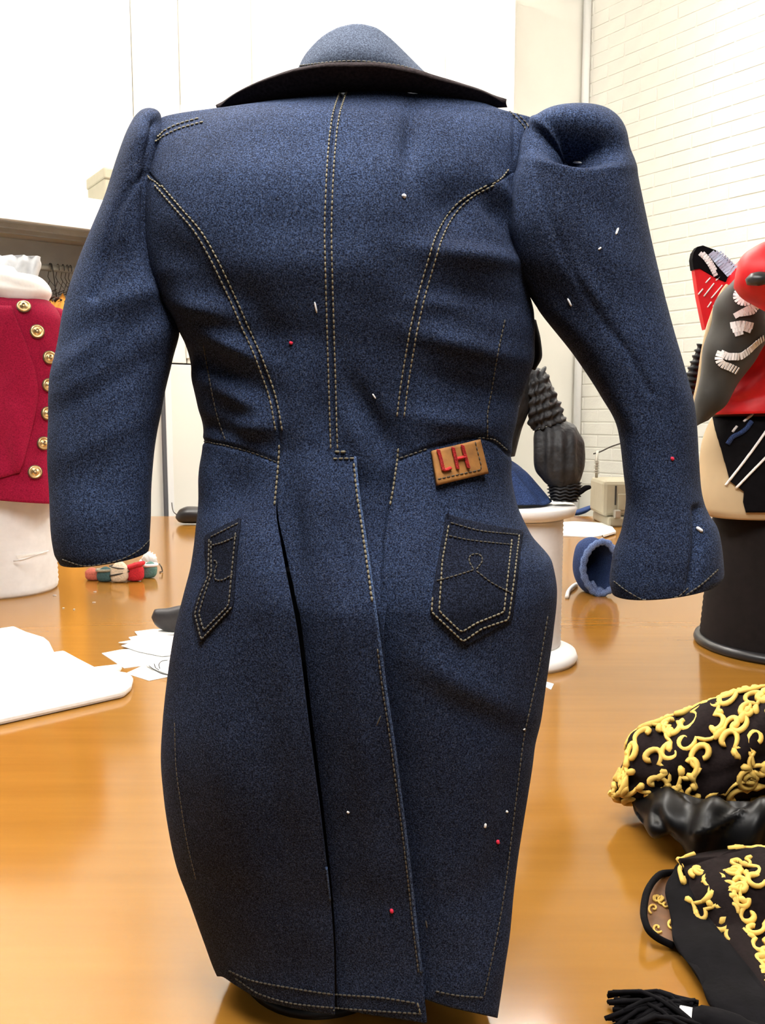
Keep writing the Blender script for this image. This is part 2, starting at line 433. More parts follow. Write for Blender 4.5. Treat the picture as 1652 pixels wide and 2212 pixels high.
# conduit in the corner
struct(make('trim_1', tube([WR(0.035, 0.035, 0.1), WR(0.035, 0.035, CEIL - 0.02)], 0.022, 16), M['white_paint']))
# ------------------------------------------------------------------ built-in cupboard along the left wall
ND = 0.34                                                # its depth
sL, _ = on_left(296, 500, ND); sR = 0.9
cup = thing('built_in_cupboard', 'tall built-in cupboard with white painted doors behind the denim coat', 'cupboard', WL((sL + sR) / 2, ND / 2, 0))
make('end_panel', box(WL(sL + 0.010, ND / 2, 1.72), (0.018, ND, 3.44), AXL, 0.002), M['cupboard'], cup, smooth=False)
make('carcass', box(WL((sL + sR) / 2, (ND - 0.02) / 2, 1.72), (sL - sR, ND - 0.02, 3.44), AXL), M['gap'], cup, smooth=False)
_, zs = on_left(390, 786, ND)
cols = [sL] + [on_left(x, 300, ND)[0] for x in (391, 546, 760, 960)] + [sR]
lows = [(cols[0], cols[2])] + list(zip(cols[2:-1], cols[3:]))
for lo_, i, (a, b) in [(1, i + (i > 0), p) for i, p in enumerate(lows)] + [(0, i, p) for i, p in enumerate(zip(cols[:-1], cols[1:]))]:
    g = 0.0030
    for z0, z1, nm in ((0.10, zs - g, 'lower_door'),) if lo_ else ((zs + g, 3.43, 'upper_door'),):
        d = make(nm, box(WL((a + b) / 2, ND - 0.008, (z0 + z1) / 2), (a - b - 2 * g, 0.022, z1 - z0), AXL, 0.0015), M['cupboard'], cup, smooth=False)
        kb = WL(b + 0.05, ND + 0.012, 1.25 if nm == 'lower_door' else 1.62)
        if i not in (0, 1): make('knob', lathe([(0, -0.012), (0.009, -0.012), (0.011, 0), (0.016, 0.006), (0.014, 0.014), (0, 0.017)], 12, kb), M['steel'], d)
s1, z1 = on_left(403, 774, ND + 0.006)
make('raised_panel', box(WL((s1 + cols[2] + 0.05) / 2, ND + 0.005, (z1 + 2.4) / 2), (s1 - cols[2] - 0.05, 0.008, 2.4 - z1), AXL, 0.002), M['cupboard'], cup, smooth=False)
# end frame at the left of the cupboard
sa, _ = on_left(353, 950, ND + .02); sb, _ = on_left(372, 950, ND + .02); sc_, _ = on_left(359, 950, ND + .02)
make('frame_stile', box(WL((sc_ + sb) / 2, ND + 0.012, 0.85), (sc_ - sb, 0.025, 1.26), AXL, 0.002), M['white_paint'], cup, smooth=False)
make('edge_strip', box(WL((sa + sc_) / 2, ND + 0.010, 0.85), (sa - sc_, 0.022, 1.26), AXL), M['strip_grey'], cup, smooth=False)
# ------------------------------------------------------------------ open closet left of it: deep shelf, rail, hangers
sq, zq = on_left(100, 484, ND); _, zt = on_left(100, 414, ND)
s_end = sL + 0.022
closet_len = 1.3; sm = s_end + closet_len / 2 + 0.012
shelf = thing('closet_shelf', 'deep white closet shelf with thick white front board above the red jacket', 'shelf', WL(sm, ND / 2, zq))
make('front_board', box(WL(sm, ND - 0.012, (zq + zt) / 2), (closet_len, 0.024, zt - zq), AXL, 0.002), M['white_paint'], shelf, smooth=False)
make('shelf_board', box(WL(sm, (ND - 0.03) / 2, zq + 0.028), (closet_len, ND - 0.03, 0.02), AXL), M['shade_grey'], shelf, smooth=False)  # underside shade is put into the board colour
for k in (0.10, 0.19): make('batten', box(WL(sm, k, zq + 0.010), (closet_len, 0.022, 0.016), AXL), M['shade_grey'], shelf, smooth=False)
bp = slab('trim_2', WL(sm, 0.006, zq / 2), (closet_len, 0.012, zq), AXL, M['shade_grey'])
srl, zr = on_left(110, 579, 0.16)
rail = thing('closet_rail', 'round steel clothes rail under the white closet shelf', 'rail', WL(sm, 0.16, zr))
make('pole', tube([WL(s_end + 0.02, 0.16, zr), WL(s_end + closet_len, 0.16, zr)], 0.0125, 14), M['steel'], rail)
for k in (0.03, 0.62, closet_len - 0.03): make('bracket', box(WL(s_end + k, 0.16, (zr + zq) / 2), (0.012, 0.03, zq - zr + 0.02), AXL), M['steel'], rail, smooth=False)
for i, (px, lean, nm) in enumerate(((108, -1, 'first'), (125, -1, 'second'), (136, -.6, 'third'), (145, -.4, 'fourth'), (152, -.2, 'fifth'))):
    sh, _ = on_left(px, 579, 0.16)
    c = WL(sh, 0.16, zr); h = []
    for a in np.linspace(-0.5, 3.5, 13): h.append(c + DR * 0.017 * math.cos(a) + UP * 0.017 * math.sin(a))
    h = h[::-1]; h = h[:1] + h[1:]
    neck = c + UP * -0.045 + DL * 0.003
    path = h[::-1] + [c + DR * -0.012 + UP * -0.03 + DL * 0.006, neck]
    ha = thing('wire_hanger', f'dark wire clothes hanger, {nm} to the right of the white collar on the closet rail', 'hanger', neck + UP * -0.043, 'wire hangers on the closet rail')
    make('hook', tube(path, 0.0015, 6), M['dark_wire'], ha)
    tri = [neck, neck + DR * 0.085 + UP * -0.04, neck + DR * 0.085 + UP * -0.043, neck + DR * -0.06 + UP * -0.043, neck + DR * -0.06 + UP * -0.04, neck]
    make('shoulder_bar', tube(tri, 0.0013, 6), M['dark_wire'], ha)
# garments hanging on the rail
def hung(name, label, cat_, pxc, half, top_py, z_bot, mat, trim=None, depth=0.05, n0=0.17, hookds=0.0):
    s, z = on_left(pxc, top_py, n0)
    rows = []; G = []
    for k in range(26):
        t = k / 25; zz = z * (1 - t) + z_bot * t
        hw = half * (0.55 + 0.45 * min(1, t * 7)) * (1 + 0.1 * t)
        ring = []
        for a in np.linspace(0, 2 * math.pi, 28, endpoint=False):
            r = 1 + 0.10 * math.sin(5 * a + 2 * t) * min(1, t * 3)
            ring.append(WL(s + hw * math.cos(a) * r, n0 + depth * math.sin(a) * r, zz - (0.05 * abs(math.cos(a)) if k == 0 else 0)))
        G.append(ring)
    G = np.array(G); f = grid_faces(26, 28, True); f.append(tuple(range(28)))
    t_ = thing(name, label, cat_, WL(s, n0, z_bot))
    make('cloth', (G.reshape(-1, 3), orient(G.reshape(-1, 3), f)), mat, t_)
    hs = s + hookds
    hk = [WL(hs, 0.16 - .016, zr - .012), WL(hs, 0.16 - .017, zr + .004), WL(hs, 0.16, zr + 0.016), WL(hs, 0.16 + .017, zr), WL(s, n0, z - 0.01)]
    make('hanger_hook', tube(cat(hk, 14), 0.0022, 6), M['dark_wire'], t_)
    if trim:
        vv = []
        for q in range(60):
            a = random.uniform(0, 6.28); ss = s + half * 0.75 * math.cos(a); nn = n0 + depth * 0.9 * math.sin(a); zz = z + random.uniform(-0.04, -0.016)
            vv.append(tube([WL(ss, nn, zz), WL(ss + random.uniform(-.02, .02), nn + random.uniform(-.01, .02), zz + random.uniform(.002, .016))], [0.006, 0.001], 5))
        make('fur_trim', join(*vv), trim, t_, kind='stuff')
    return t_
hung('hanging_garment', 'amber garment hanging behind the red jacket shoulder', 'garment', 122, 0.055, 638, 1.0, M['amber_cloth'], M['brown_cloth'], 0.08, 0.17, 0.012)
hung('hanging_garment', 'long black garment hanging beside the white cupboard frame', 'garment', 322, 0.052, 800, 1.03, M['black_cloth'], None, 0.06, 0.24)
hung('hanging_garment', 'dark brown garment hanging low between black garment and cupboard frame', 'garment', 346, 0.03, 1010, 0.62, M['brown_cloth'], None, 0.04, 0.08)
# box on the shelf
s1, zb = on_left(212, 430, 0.22); s2, zb2 = on_left(258, 380, 0.22); s2 = max(s2, sL + 0.03)
bx = thing('storage_box', 'pale cream card box with lid at the right end of the closet shelf', 'box', WL((s1 + s2) / 2, 0.2, zq + 0.040))
bh0 = zb2 - zq - 0.038
make('carton', box(WL((s1 + s2) / 2, 0.2, zq + 0.040 + (bh0 - .04) / 2), (s1 - s2, 0.2, bh0 - .04), AXL, 0.004), M['box_card'], bx, smooth=False)
make('lid', box(WL((s1 + s2) / 2, 0.2, zq + 0.040 + bh0 - .022), (s1 - s2 + 0.008, 0.208, 0.04), AXL, 0.006), M['box_card'], bx, smooth=False)
# ------------------------------------------------------------------ ceiling lamps
def lamp(name, label, corner, la, lb):
    c = corner + DL * la / 2 + DR * lb / 2
    t = thing(name, label, 'lamp', c)
    make('housing', box(c + UP * 0.055, (la, lb, 0.07), AXL, 0.006), M['white_paint'], t, smooth=False)
    make('diffuser', box(c + UP * 0.008, (la - 0.03, lb - 0.03, 0.024), AXL, 0.004), M['lamp'], t, smooth=False)
    for k in (-0.35, 0.35): make('hanging_rod', tube([c + DR * lb * k + UP * 0.09, np.array([*(c + DR * lb * k)[:2], CEIL])], 0.006, 8), M['steel'], t)
    return t
Q = at(957, 19, 2.95)
lamp('ceiling_lamp', 'white ceiling lamp glowing at the top edge above the collar', Q, 0.34, 0.42)
# two more ceiling lamps, unseen, added to light the denim
lamp('ceiling_lamp', 'added white ceiling lamp, unseen, above the left end of the table', Q + DL * 2.0 + DR * 0.2, 0.34, 1.25)
lamp('ceiling_lamp', 'added white ceiling lamp, unseen, above the right end of the table', Q + DR * 1.7 - DL * 1.2, 0.34, 1.25)
pen = lamp('added_pendant_lamp', 'added white pendant lamp, unseen, low over the near end of the table', np.array([-0.25, 0.82, 1.93]), 0.34, 1.1)  # added, unseen: lights the shoulders more strongly than the hem
for ch in pen.children:
    if ch.name.startswith('diffuser'): ch.data.materials[0] = M['pendant']
def batten(label, p, q):  # added lamps outside the view that brighten the walls
    t = thing('added_batten_lamp', label, 'lamp', (p + q) / 2); d = q - p; L = np.linalg.norm(d); d = d / L; sd = np.cross(d, UP)
    make('tray', box((p + q) / 2 + UP * 0.05, (L, 0.10, 0.05), [d, sd, UP], 0.004), M['white_paint'], t, smooth=False)
    make('tube', tube([p, q], 0.019, 14), M['batten'], t)
    for k in (p + d * .02, q - d * .02): make('tube_holder', box(k + UP * 0.014, (0.03, 0.05, 0.05), [d, sd, UP], 0.003), M['white_paint'], t, smooth=False)
    for k in (p + d * .3, q - d * .3): make('hanging_rod', tube([k + UP * 0.07, np.array([k[0], k[1], CEIL])], 0.006, 8), M['steel'], t)
batten('added fluorescent batten lamp, unseen, brightening the cupboard wall, out above the doors', WL(1.35, 1.1, 3.4), WL(3.4, 1.1, 3.4))
batten('added fluorescent batten lamp, unseen, brightening the closet wall', WL(3.5, 1.1, 3.2), WL(5.3, 1.1, 3.2))
batten('added fluorescent batten lamp, unseen, brightening the painted brick wall', WR(1.5, 0.8, 3.4), WR(3.5, 0.8, 3.4))
# ------------------------------------------------------------------ work table
TX0, TX1, TY0, TY1 = -1.26, 1.9, 0.06, at(826, 1112, 1)[1] * 0 + 2.86
tb = thing('work_table', 'large work table with glossy orange varnished wooden top', 'table', ((TX0 + TX1) / 2, (TY0 + TY1) / 2, 0))
make('table_top', box(((TX0 + TX1) / 2, (TY0 + TY1) / 2, TZ - 0.02), (TX1 - TX0, TY1 - TY0, 0.04), None, 0.003), M['wood'], tb, smooth=False)
for x in (TX0 + .1, TX1 - .1):
    for y in (TY0 + .1, TY1 - .1): make('leg', box((x, y, (TZ - .04) / 2), (.07, .07, TZ - .04), None, .004), M['wood_edge'], tb, smooth=False)
for y in (TY0 + .1, TY1 - .1): make('apron', box(((TX0 + TX1) / 2, y, TZ - .085), (TX1 - TX0 - .27, .025, .09)), M['wood_edge'], tb, smooth=False)
# ------------------------------------------------------------------ the denim tail coat
# rows: picture row t, left and right outline, depth of the side seams, bulge to the back, bulge to the front
BODY = np.array([
 (200, 690, 900, 0.492, 0.004, 0.02), (212, 600, 1010, 0.492, 0.011, 0.03), (225, 556, 1050, 0.492, 0.019, 0.038), (240, 466, 1090, 0.492, 0.023, 0.045), (249, 404, 1122, 0.4915, 0.025, 0.048), (259, 338, 1154, 0.491, 0.028, 0.05),
 (300, 322, 1152, 0.49, 0.04, 0.055), (370, 313, 1132, 0.489, 0.05, 0.06), (440, 309, 1122, 0.488, 0.057, 0.064), (520, 311, 1122, 0.487, 0.06, 0.066),
 (600, 328, 1132, 0.486, 0.06, 0.067), (680, 378, 1154, 0.485, 0.057, 0.066), (760, 404, 1150, 0.484, 0.053, 0.063), (830, 420, 1136, 0.484, 0.05, 0.06),
 (900, 434, 1117, 0.483, 0.047, 0.056), (960, 441, 1104, 0.482, 0.046, 0.054), (1010, 436, 1104, 0.482, 0.049, 0.055), (1080, 430, 1114, 0.481, 0.054, 0.058),
 (1150, 428, 1143, 0.477, 0.06, 0.07), (1210, 420, 1188, 0.473, 0.066, 0.07), (1270, 405, 1197, 0.471, 0.07, 0.088), (1350, 385, 1190, 0.47, 0.069, 0.088),
 (1450, 369, 1177, 0.469, 0.066, 0.088), (1550, 358, 1163, 0.468, 0.062, 0.088), (1620, 354, 1151, 0.468, 0.059, 0.088), (1700, 359, 1139, 0.467, 0.054, 0.088),
 (1800, 373, 1124, 0.466, 0.048, 0.1), (1850, 384, 1117, 0.466, 0.045, 0.1), (1920, 409, 1109, 0.465, 0.042, 0.1), (2010, 440, 1101, 0.464, 0.038, 0.1),
 (2080, 466, 1091, 0.463, 0.036, 0.095), (2110, 482, 1087, 0.463, 0.035, 0.11), (2200, 500, 1074, 0.462, 0.034, 0.1), (2300, 520, 1060, 0.461, 0.034, 0.1)], float)
def T(t, th):
    t = np.asarray(t, float); th = np.asarray(th, float)
    g = [pchip(BODY[:, 0], BODY[:, j], t) for j in range(1, 6)]
    tw = sstep(t, 1250, 2150); L = at(g[0], t, g[2] + .010 * tw); R = at(g[1], t, g[2] - .026 * tw); c = (L + R) / 2; u = (R - L) / 2
    e = 1.5 + 0.75 * sstep(t, 225, 430); f = lambda q: np.sign(q) * np.abs(q) ** (2 / e)
    b = np.where(np.cos(th) > 0, g[3], g[4])
    P = c + u * f(np.sin(th))[..., None]
    P[..., 1] -= b * f(np.cos(th))
    return P
# seam lines (picture columns by row)
C0 = np.array([(370, 316), (400, 342), (450, 385), (500, 428), (560, 463), (620, 492), (700, 527), (780, 562), (860, 590), (930, 603), (985, 604), (1030, 599), (1090, 598), (1180, 611), (1260, 625), (1350, 641), (1450, 654), (1560, 667), (1660, 680), (1750, 692), (1850, 704), (1950, 715), (2070, 722), (2200, 724)], float)
C1 = np.array([(185, 747), (215, 735), (250, 725), (300, 718), (400, 711), (500, 708), (600, 710), (700, 713), (800, 716), (900, 719), (970, 721), (982, 722), (988, 768), (1000, 769), (1060, 775), (1130, 785), (1200, 795), (1300, 809), (1400, 822), (1500, 835), (1600, 850), (1700, 863), (1800, 876), (1900, 888), (2000, 899), (2100, 911), (2200, 922)], float)
C2 = np.array([(370, 1111), (400, 1060), (425, 1015), (450, 985), (500, 953), (560, 933), (620, 915), (700, 896), (760, 885), (840, 872), (900, 865), (980, 857), (1040, 849), (1090, 842), (1150, 834), (1210, 829), (1260, 825), (1300, 822), (1400, 815), (1500, 818), (1600, 833), (1800, 858), (2000, 880), (2200, 902)], float)
def c0(y): return pchip(C0[:, 0], C0[:, 1], y)
def c1(y): return pchip(C1[:, 0], C1[:, 1], y)
def c2(y): return pchip(C2[:, 0], C2[:, 1], y)
HEML = np.array([(300, 2110), (482, 2108), (500, 2122), (560, 2158), (640, 2179), (720, 2187), (860, 2198), (922, 2203), (1000, 2207)], float)
HEMR = np.array([(600, 2165), (925, 2176), (1000, 2187), (1075, 2199), (1300, 2204)], float)
TT = np.linspace(196, 2290, 1050)
def theta_of(curve, lo=-1.53, hi=1.53, only=None):
    """angle at which the surface crosses a picture curve, per row of TT"""
    a = np.full(TT.shape, lo); b = np.full(TT.shape, hi)
    for _ in range(36):
        m = (a + b) / 2; px, py = proj(T(TT, m)); g = px - curve(py) < 0
        a = np.where(g, m, a); b = np.where(g, b, m)
    return (a + b) / 2
TH0 = theta_of(lambda y: np.where(y < 372, -999, c0(y))); TH1 = theta_of(c1); TH2 = theta_of(lambda y: np.where(y < 372, 9999, c2(y)))
TH0 = np.where(TT < 380, np.minimum(TH0, -1.36), TH0); TH2 = np.where(TT < 380, np.maximum(TH2, 1.36), TH2)
def offs(curve, d): return theta_of(lambda y: curve(y) + d)
WR_ = [  # folds in the cloth: cx, cy, rx, ry, turn, mm
 (1020, 555, 120, 26, 9, 3.6), (985, 440, 60, 55, -20, -4.5), (1040, 640, 130, 34, 12, -2.5), (960, 655, 70, 20, 4, 1.2), (1000, 745, 120, 26, 14, 2.6), (1020, 840, 110, 30, 16, -2.0), (960, 905, 90, 22, 8, 1.8),
 (885, 300, 20, 62, 4, -3.2), (840, 400, 60, 130, 0, 1.5), (1075, 455, 20, 50, -30, -3), (1082, 410, 14, 40, -30, 2),
 (440, 665, 85, 30, 16, 3.4), (400, 560, 90, 40, 40, -1.5), (455, 790, 100, 26, 24, -2.5), (500, 745, 80, 22, 26, 2.8), (520, 860, 80, 22, 30, 2.2), (480, 930, 90, 20, 14, -1.5), (560, 920, 40, 24, 0, 1.8), (560, 700, 40, 90, -25, -1.6),
 (640, 880, 30, 100, 4, 1.8), (800, 900, 26, 90, -30, -2.4), (760, 930, 24, 60, -20, 1.5), (830, 960, 40, 60, -20, -1.2), (690, 1080, 46, 120, -6, 3.0), (740, 1180, 20, 120, -6, -2.0), (640, 1150, 22, 100, -4, -1.4),
 (505, 1060, 80, 60, -20, -2.6), (500, 1160, 60, 60, -20, 1.5), (560, 1200, 60, 120, -5, 2.2), (450, 1040, 30, 50, 0, 1.5),
 (1000, 1480, 120, 40, 30, 2.0), (960, 1350, 60, 120, 0, 1.2), (900, 1200, 40, 150, 5, 2.5), (1060, 1560, 110, 36, 25, -1.2), (1080, 1060, 40, 60, 0, -1.0),
 (640, 560, 120, 60, 5, 1.2), (620, 720, 110, 40, 10, -1.2), (800, 560, 60, 140, 0, 1.0), (800, 700, 60, 100, 0, -1.0), (600, 400, 120, 60, 0, 1.0),
 (500, 1700, 60, 240, -8, 1.5), (600, 1750, 40, 260, -6, -1.2), (780, 1600, 30, 300, -6, 1.2), (1000, 1850, 60, 200, 8, 1.5), (1080, 1800, 26, 200, 8, -1.0)]
def folds(px, py):
    h = np.zeros(np.shape(px))
    for cx, cy, rx, ry, an, mm in WR_:
        a = math.radians(an); dx, dy = px - cx, py - cy
        u = (dx * math.cos(a) + dy * math.sin(a)) / rx; v = (-dx * math.sin(a) + dy * math.cos(a)) / ry
        h = h + mm * np.exp(-(u * u + v * v))
    return h * 1e-3 * 1.7
WAIST_L = [(436, 953), (490, 963), (545, 978), (598, 998)]
WAIST_R = [(862, 992), (930, 968), (1000, 950), (1040, 944), (1075, 957), (1104, 985)]
def groove(px, py, line, w, mm): return -mm * 1e-3 * np.exp(-(segdist(px, py, line) / w) ** 2)
def sk(py, a=1000, b=1150): return sstep(py, a, b)
def h_side_left(px, py):
    d = c0(py) - px
    h = folds(px, py) + groove(px, py, WAIST_L, 5, 1.6) + 1.5e-3 * sk(py) * np.exp(-np.abs(d) / 60) - 0.9e-3 * (1 - sk(py, 960, 1050)) * np.exp(-(d / 5) ** 2)
    return h + 2.2e-3 * np.exp(-((py - 930) / 26) ** 2) * np.exp(-((px - 540) / 60) ** 2)
def h_back_left(px, py):
    d0 = px - c0(py); d1 = c1(py) - px
    h = folds(px, py) - 8.0e-3 * sk(py, 1040, 1260) * (1 - .55 * sk(py, 1600, 2100)) * np.exp(-np.abs(d0) / 60) + 2.6e-3 * sk(py, 990, 1100) * np.exp(-np.abs(d1) / 70) - 0.9e-3 * (1 - sk(py, 960, 1060)) * np.exp(-(d0 / 5) ** 2)
    return h - 0.8e-3 * (1 - sk(py, 940, 985)) * np.exp(-(d1 / 4) ** 2) - 0.7e-3 * sk(py, 1040, 1200) * np.exp(-(d1 / 3.0) ** 2)
def h_back_right(px, py):
    d1 = px - c1(py); d2 = c2(py) - px
    h = folds(px, py) - 6e-3 * sk(py, 975, 1060) - 0.8e-3 * np.exp(-(np.abs(d1) / 4) ** 2) - 0.9e-3 * np.exp(-(d2 / 5) ** 2)
    return h
def h_side_right(px, py):
    d = px - c2(py); d1 = px - c1(py)
    h = folds(px, py) + groove(px, py, WAIST_R, 5, 1.6) - 0.9e-3 * (1 - sk(py, 1000, 1100)) * np.exp(-(d / 5) ** 2) - 9.5e-3 * sk(py, 1160, 1340) * (1 - .4 * sk(py, 1600, 2100)) * np.exp(-np.abs(d1) / 75)
    return h + 2.0e-3 * np.exp(-((py - 925) / 26) ** 2) * np.exp(-((px - 960) / 80) ** 2)
def hem_t(tha, thb, us, hem, t_max=2285):
    """row at which each column meets the hem line"""
    g = hem; out = []
    hx = lambda x: np.interp(x, g[:, 0], g[:, 1])
    for u in us:
        th = np.clip(tha * (1 - u) + thb * u, -1.5, 1.5); P = T(TT, th); px, py = proj(P)
        bad = (py >= hx(px)) | (P[:, 2] < TZ + 0.006); bad[TT < 900] = False
        k = np.argmax(bad) if bad.any() else len(TT) - 1
        out.append(TT[k])
    return np.array(out)
def panel(tha, thb, n, m, disp, hem=None, t0=204.0, t1=None, dense=(True, True)):
    u = np.linspace(0, 1, n)
    if dense[0]: u = u ** 1.25
    if dense[1]: u = 1 - (1 - u) ** 1.25
    th_end = hem_t(tha, thb, u, hem) if hem is not None else np.full(n, t1)
    k = np.ones(9) / 9; th_end = np.convolve(np.pad(th_end, 4, 'edge'), k, 'valid') if hem is not None else th_end
    r = np.linspace(0, 1, m)[:, None]
    t = t0 + r * (th_end[None, :] - t0)
    a = np.interp(t, TT, tha); b = np.interp(t, TT, thb)
    th = a * (1 - u) + b * u
    G = T(t, th); N = grid_normals(G)
    C = np.array([0.0, 0.482, 0]); D = G - C; D[..., 2] = 0
    if np.sum(np.einsum('ijk,ijk->ij', N, D)) < 0: N = -N
    px, py = proj(G); near = sstep(np.cos(th), -0.05, 0.15)
    G = G + N * (disp(px, py) * near)[..., None]
    v = G.reshape(-1, 3); f = grid_faces(m, n)
    q = f[len(f) // 2]; nn = np.cross(v[q[1]] - v[q[0]], v[q[2]] - v[q[0]]); cc = v[list(q)].mean(0) - C; cc[2] = 0
    if np.dot(nn, cc) < 0: f = [x[::-1] for x in f]
    return v, f
coat = thing('denim_tail_coat', 'dark indigo denim tail coat with puffed sleeves seen from behind, standing on the table', 'coat', (*on(700, 2110)[:2], TZ + 0.009))
FRL = np.full(TT.shape, -math.radians(178.5)); FRR = np.full(TT.shape, math.radians(178.5))
pSL = panel(FRL, TH0, 170, 470, h_side_left, HEML, 236, dense=(False, True))
pBL = panel(TH0, TH1, 120, 470, h_back_left, HEML, 200)
i1000 = sstep(TT, 978, 992)
lapR = offs(c1, -34); und = lambda d: TH1 * (1 - i1000) + d * i1000
pBR = panel(und(lapR), np.where(TT < 980, TH2, TH2 * (1 - i1000) + offs(c2, 14) * i1000), 110, 300, h_back_right, None, 200, 1500)
pSR = panel(TH2, FRR, 190, 470, h_side_right, HEMR, 236, dense=(True, False))
PAN = {}
PAN['SL'] = make('side_panel', pSL, M['denim'], coat, solid=0.0011, label='left side and tail panel with a pocket and a pleat edge')
PAN['BL'] = make('back_panel', pBL, M['denim'], coat, solid=0.0011, label='long centre back panel ending in the overlapping left tail')
PAN['BR'] = make('back_panel', pBR, M['denim'], coat, solid=0.0011, label='right centre back panel above the vent')
PAN['SR'] = make('side_panel', pSR, M['denim'], coat, solid=0.0011, label='right side and tail panel with a pocket and a leather patch')

# sleeves ------------------------------------------------------------
def sleeve_disp(creases, dents):
    def f(px, py):
        h = np.zeros(np.shape(px))
        for line, w, mm in creases: h = h + groove(px, py, line, w, mm)
        for cx, cy, rx, ry, an, mm, *ex in dents:
            a = math.radians(an); dx, dy = px - cx, py - cy
            u = (dx * math.cos(a) + dy * math.sin(a)) / rx; v = (-dx * math.sin(a) + dy * math.cos(a)) / ry
            h = h + mm * 1e-3 * np.exp(-(u * u + v * v) ** (ex[0] if ex else 1.0))
        return h
    return f
SLL = Cloth([(312, 243, 336, 240, .494, .004), (296, 254, 352, 256, .494, .016), (277, 285, 358, 292, .493, .026), (252, 350, 350, 362, .492, .034), (226, 430, 345, 440, .491, .037), (194, 505, 345, 520, .490, .038), (165, 575, 360, 600, .489, .038),
             (140, 655, 378, 660, .487, .037), (125, 735, 388, 712, .485, .036), (109, 820, 372, 782, .483, .035), (103, 905, 350, 872, .480, .034), (102, 1000, 333, 980, .477, .033), (108, 1110, 324, 1100, .474, .032), (117, 1195, 323, 1172, .472, .031), (128, 1216, 321, 1186, .472, .030)], 2.1)
dL = sleeve_disp([([(314, 378), (280, 405), (255, 450), (235, 520), (205, 640)], 9, 1.8), ([(330, 268), (316, 330), (314, 372), (311, 450), (314, 530), (330, 600), (360, 650)], 9, 2.0)],
                 [(285, 640, 90, 26, -20, 2.4), (290, 700, 120, 30, -25, -2.4), (200, 745, 90, 26, -38, 2.8), (230, 830, 110, 26, -30, -2.0), (260, 560, 60, 40, -30, -2.0), (170, 830, 60, 30, -30, 1.6), (250, 930, 100, 30, -30, 1.4), (340, 262, 16, 16, 0, -2.5), (306, 300, 18, 40, 15, 1.8), (200, 1020, 90, 40, -20, -1.4), (230, 1120, 100, 40, -10, 1.2)])
vL = SLL.mesh(300, 120, 0, 1, dL, cap0=True)
o_sl = make('sleeve', vL, M['denim'], coat, solid=0.0012, label='left sleeve hanging straight down')
SRR = Cloth([(1188, 245, 1268, 236, .491, .008), (1158, 258, 1328, 254, .488, .024), (1126, 292, 1354, 290, .484, .034), (1118, 345, 1367, 335, .480, .038), (1094, 420, 1383, 412, .478, .040), (1084, 500, 1402, 500, .477, .040), (1098, 560, 1422, 592, .477, .039), (1126, 615, 1450, 700, .477, .037),
             (1162, 672, 1477, 800, .476, .036), (1242, 772, 1499, 890, .475, .034), (1296, 855, 1508, 985, .473, .032), (1331, 925, 1516, 1065, .471, .031), (1345, 1020, 1530, 1112, .469, .031), (1351, 1080, 1545, 1140, .468, .031), (1344, 1140, 1554, 1178, .467, .033), (1325, 1195, 1561, 1218, .466, .036), (1317, 1250, 1563, 1240, .466, .038), (1322, 1276, 1556, 1252, .466, .038)], 2.1)
dR = sleeve_disp([([(1150, 322), (1165, 400), (1185, 470), (1222, 560), (1262, 630), (1300, 690), (1360, 760), (1410, 850)], 9, 1.3), ([(1140, 310), (1114, 365), (1098, 430), (1098, 500), (1112, 580), (1150, 655)], 9, 1.5), ([(1506, 1100), (1505, 1180), (1492, 1262)], 9, 3.0)],
                 [(1244, 304, 86, 42, 10, -34, 1.8), (1238, 292, 70, 9, 22, 11), (1246, 352, 100, 12, 4, 2.0), (1310, 460, 70, 40, 40, -1.5), (1330, 560, 80, 40, 40, 1.6), (1240, 680, 110, 36, 40, -2.5), (1270, 620, 90, 20, 48, 1.6), (1400, 900, 60, 120, -18, -2.2), (1470, 860, 30, 120, -14, 1.6), (1420, 1030, 50, 110, -8, -2.0), (1410, 1180, 60, 60, 0, 2.0), (1540, 1180, 22, 60, 0, 1.6)])
vR = SRR.mesh(320, 150, 0, 1, dR, cap0=True)
o_sr = make('sleeve', vR, M['denim'], coat, solid=0.0012, label='right sleeve held out, crumpled puff at the shoulder, flared cuff')

# collar ------------------------------------------------------------
def arc_patch(low, up, n, m, yl, yu, bul):
    L = polyres_n(cat(low, 200), n); U = polyres_n(cat(up, 200), n); G = np.zeros((m, n, 3))
    for j in range(n):
        q = abs(j / (n - 1) * 2 - 1)
        for i in range(m):
            t = i / (m - 1); p = L[j] * (1 - t) + U[j] * t
            G[i, j] = at(p[0], p[1], yl(q) * (1 - t) + yu(q) * t - bul * math.sin(math.pi * t) * (1 - q * q))
    v = G.reshape(-1, 3); return v, flipcheck(v, grid_faces(m, n))
cr_low = [(466, 246), (560, 236), (640, 218), (750, 200), (880, 200), (960, 216), (1050, 234), (1096, 232)]
cr_up = [(470, 238), (492, 214), (530, 191), (590, 167), (650, 151), (720, 143), (800, 143), (880, 155), (940, 171), (1000, 186), (1040, 197), (1070, 212), (1092, 226)]
v_ = arc_patch(cr_low, cr_up, 120, 14, lambda q: .474 + .024 * q * q, lambda q: .458 + .036 * q * q, 0.001)
make('under_collar', v_, M['collar_dark'], coat, solid=0.003, label='dark brown wool band under the collar')
dm_low = [(640, 156), (690, 149), (760, 146), (840, 152), (900, 164), (944, 176)]
dm_up = [(642, 150), (656, 122), (676, 97), (705, 72), (740, 56), (772, 51), (808, 58), (838, 78), (868, 106), (895, 133), (920, 157), (941, 173)]
v_ = arc_patch(dm_low, dm_up, 90, 26, lambda q: .470 + .022 * q * q, lambda q: .482 + .018 * q * q, 0.006)
t_dome = bvh(v_)
make('collar', v_, M['denim_pale'], coat, solid=0.003, label='greyed denim collar standing up at the neck')

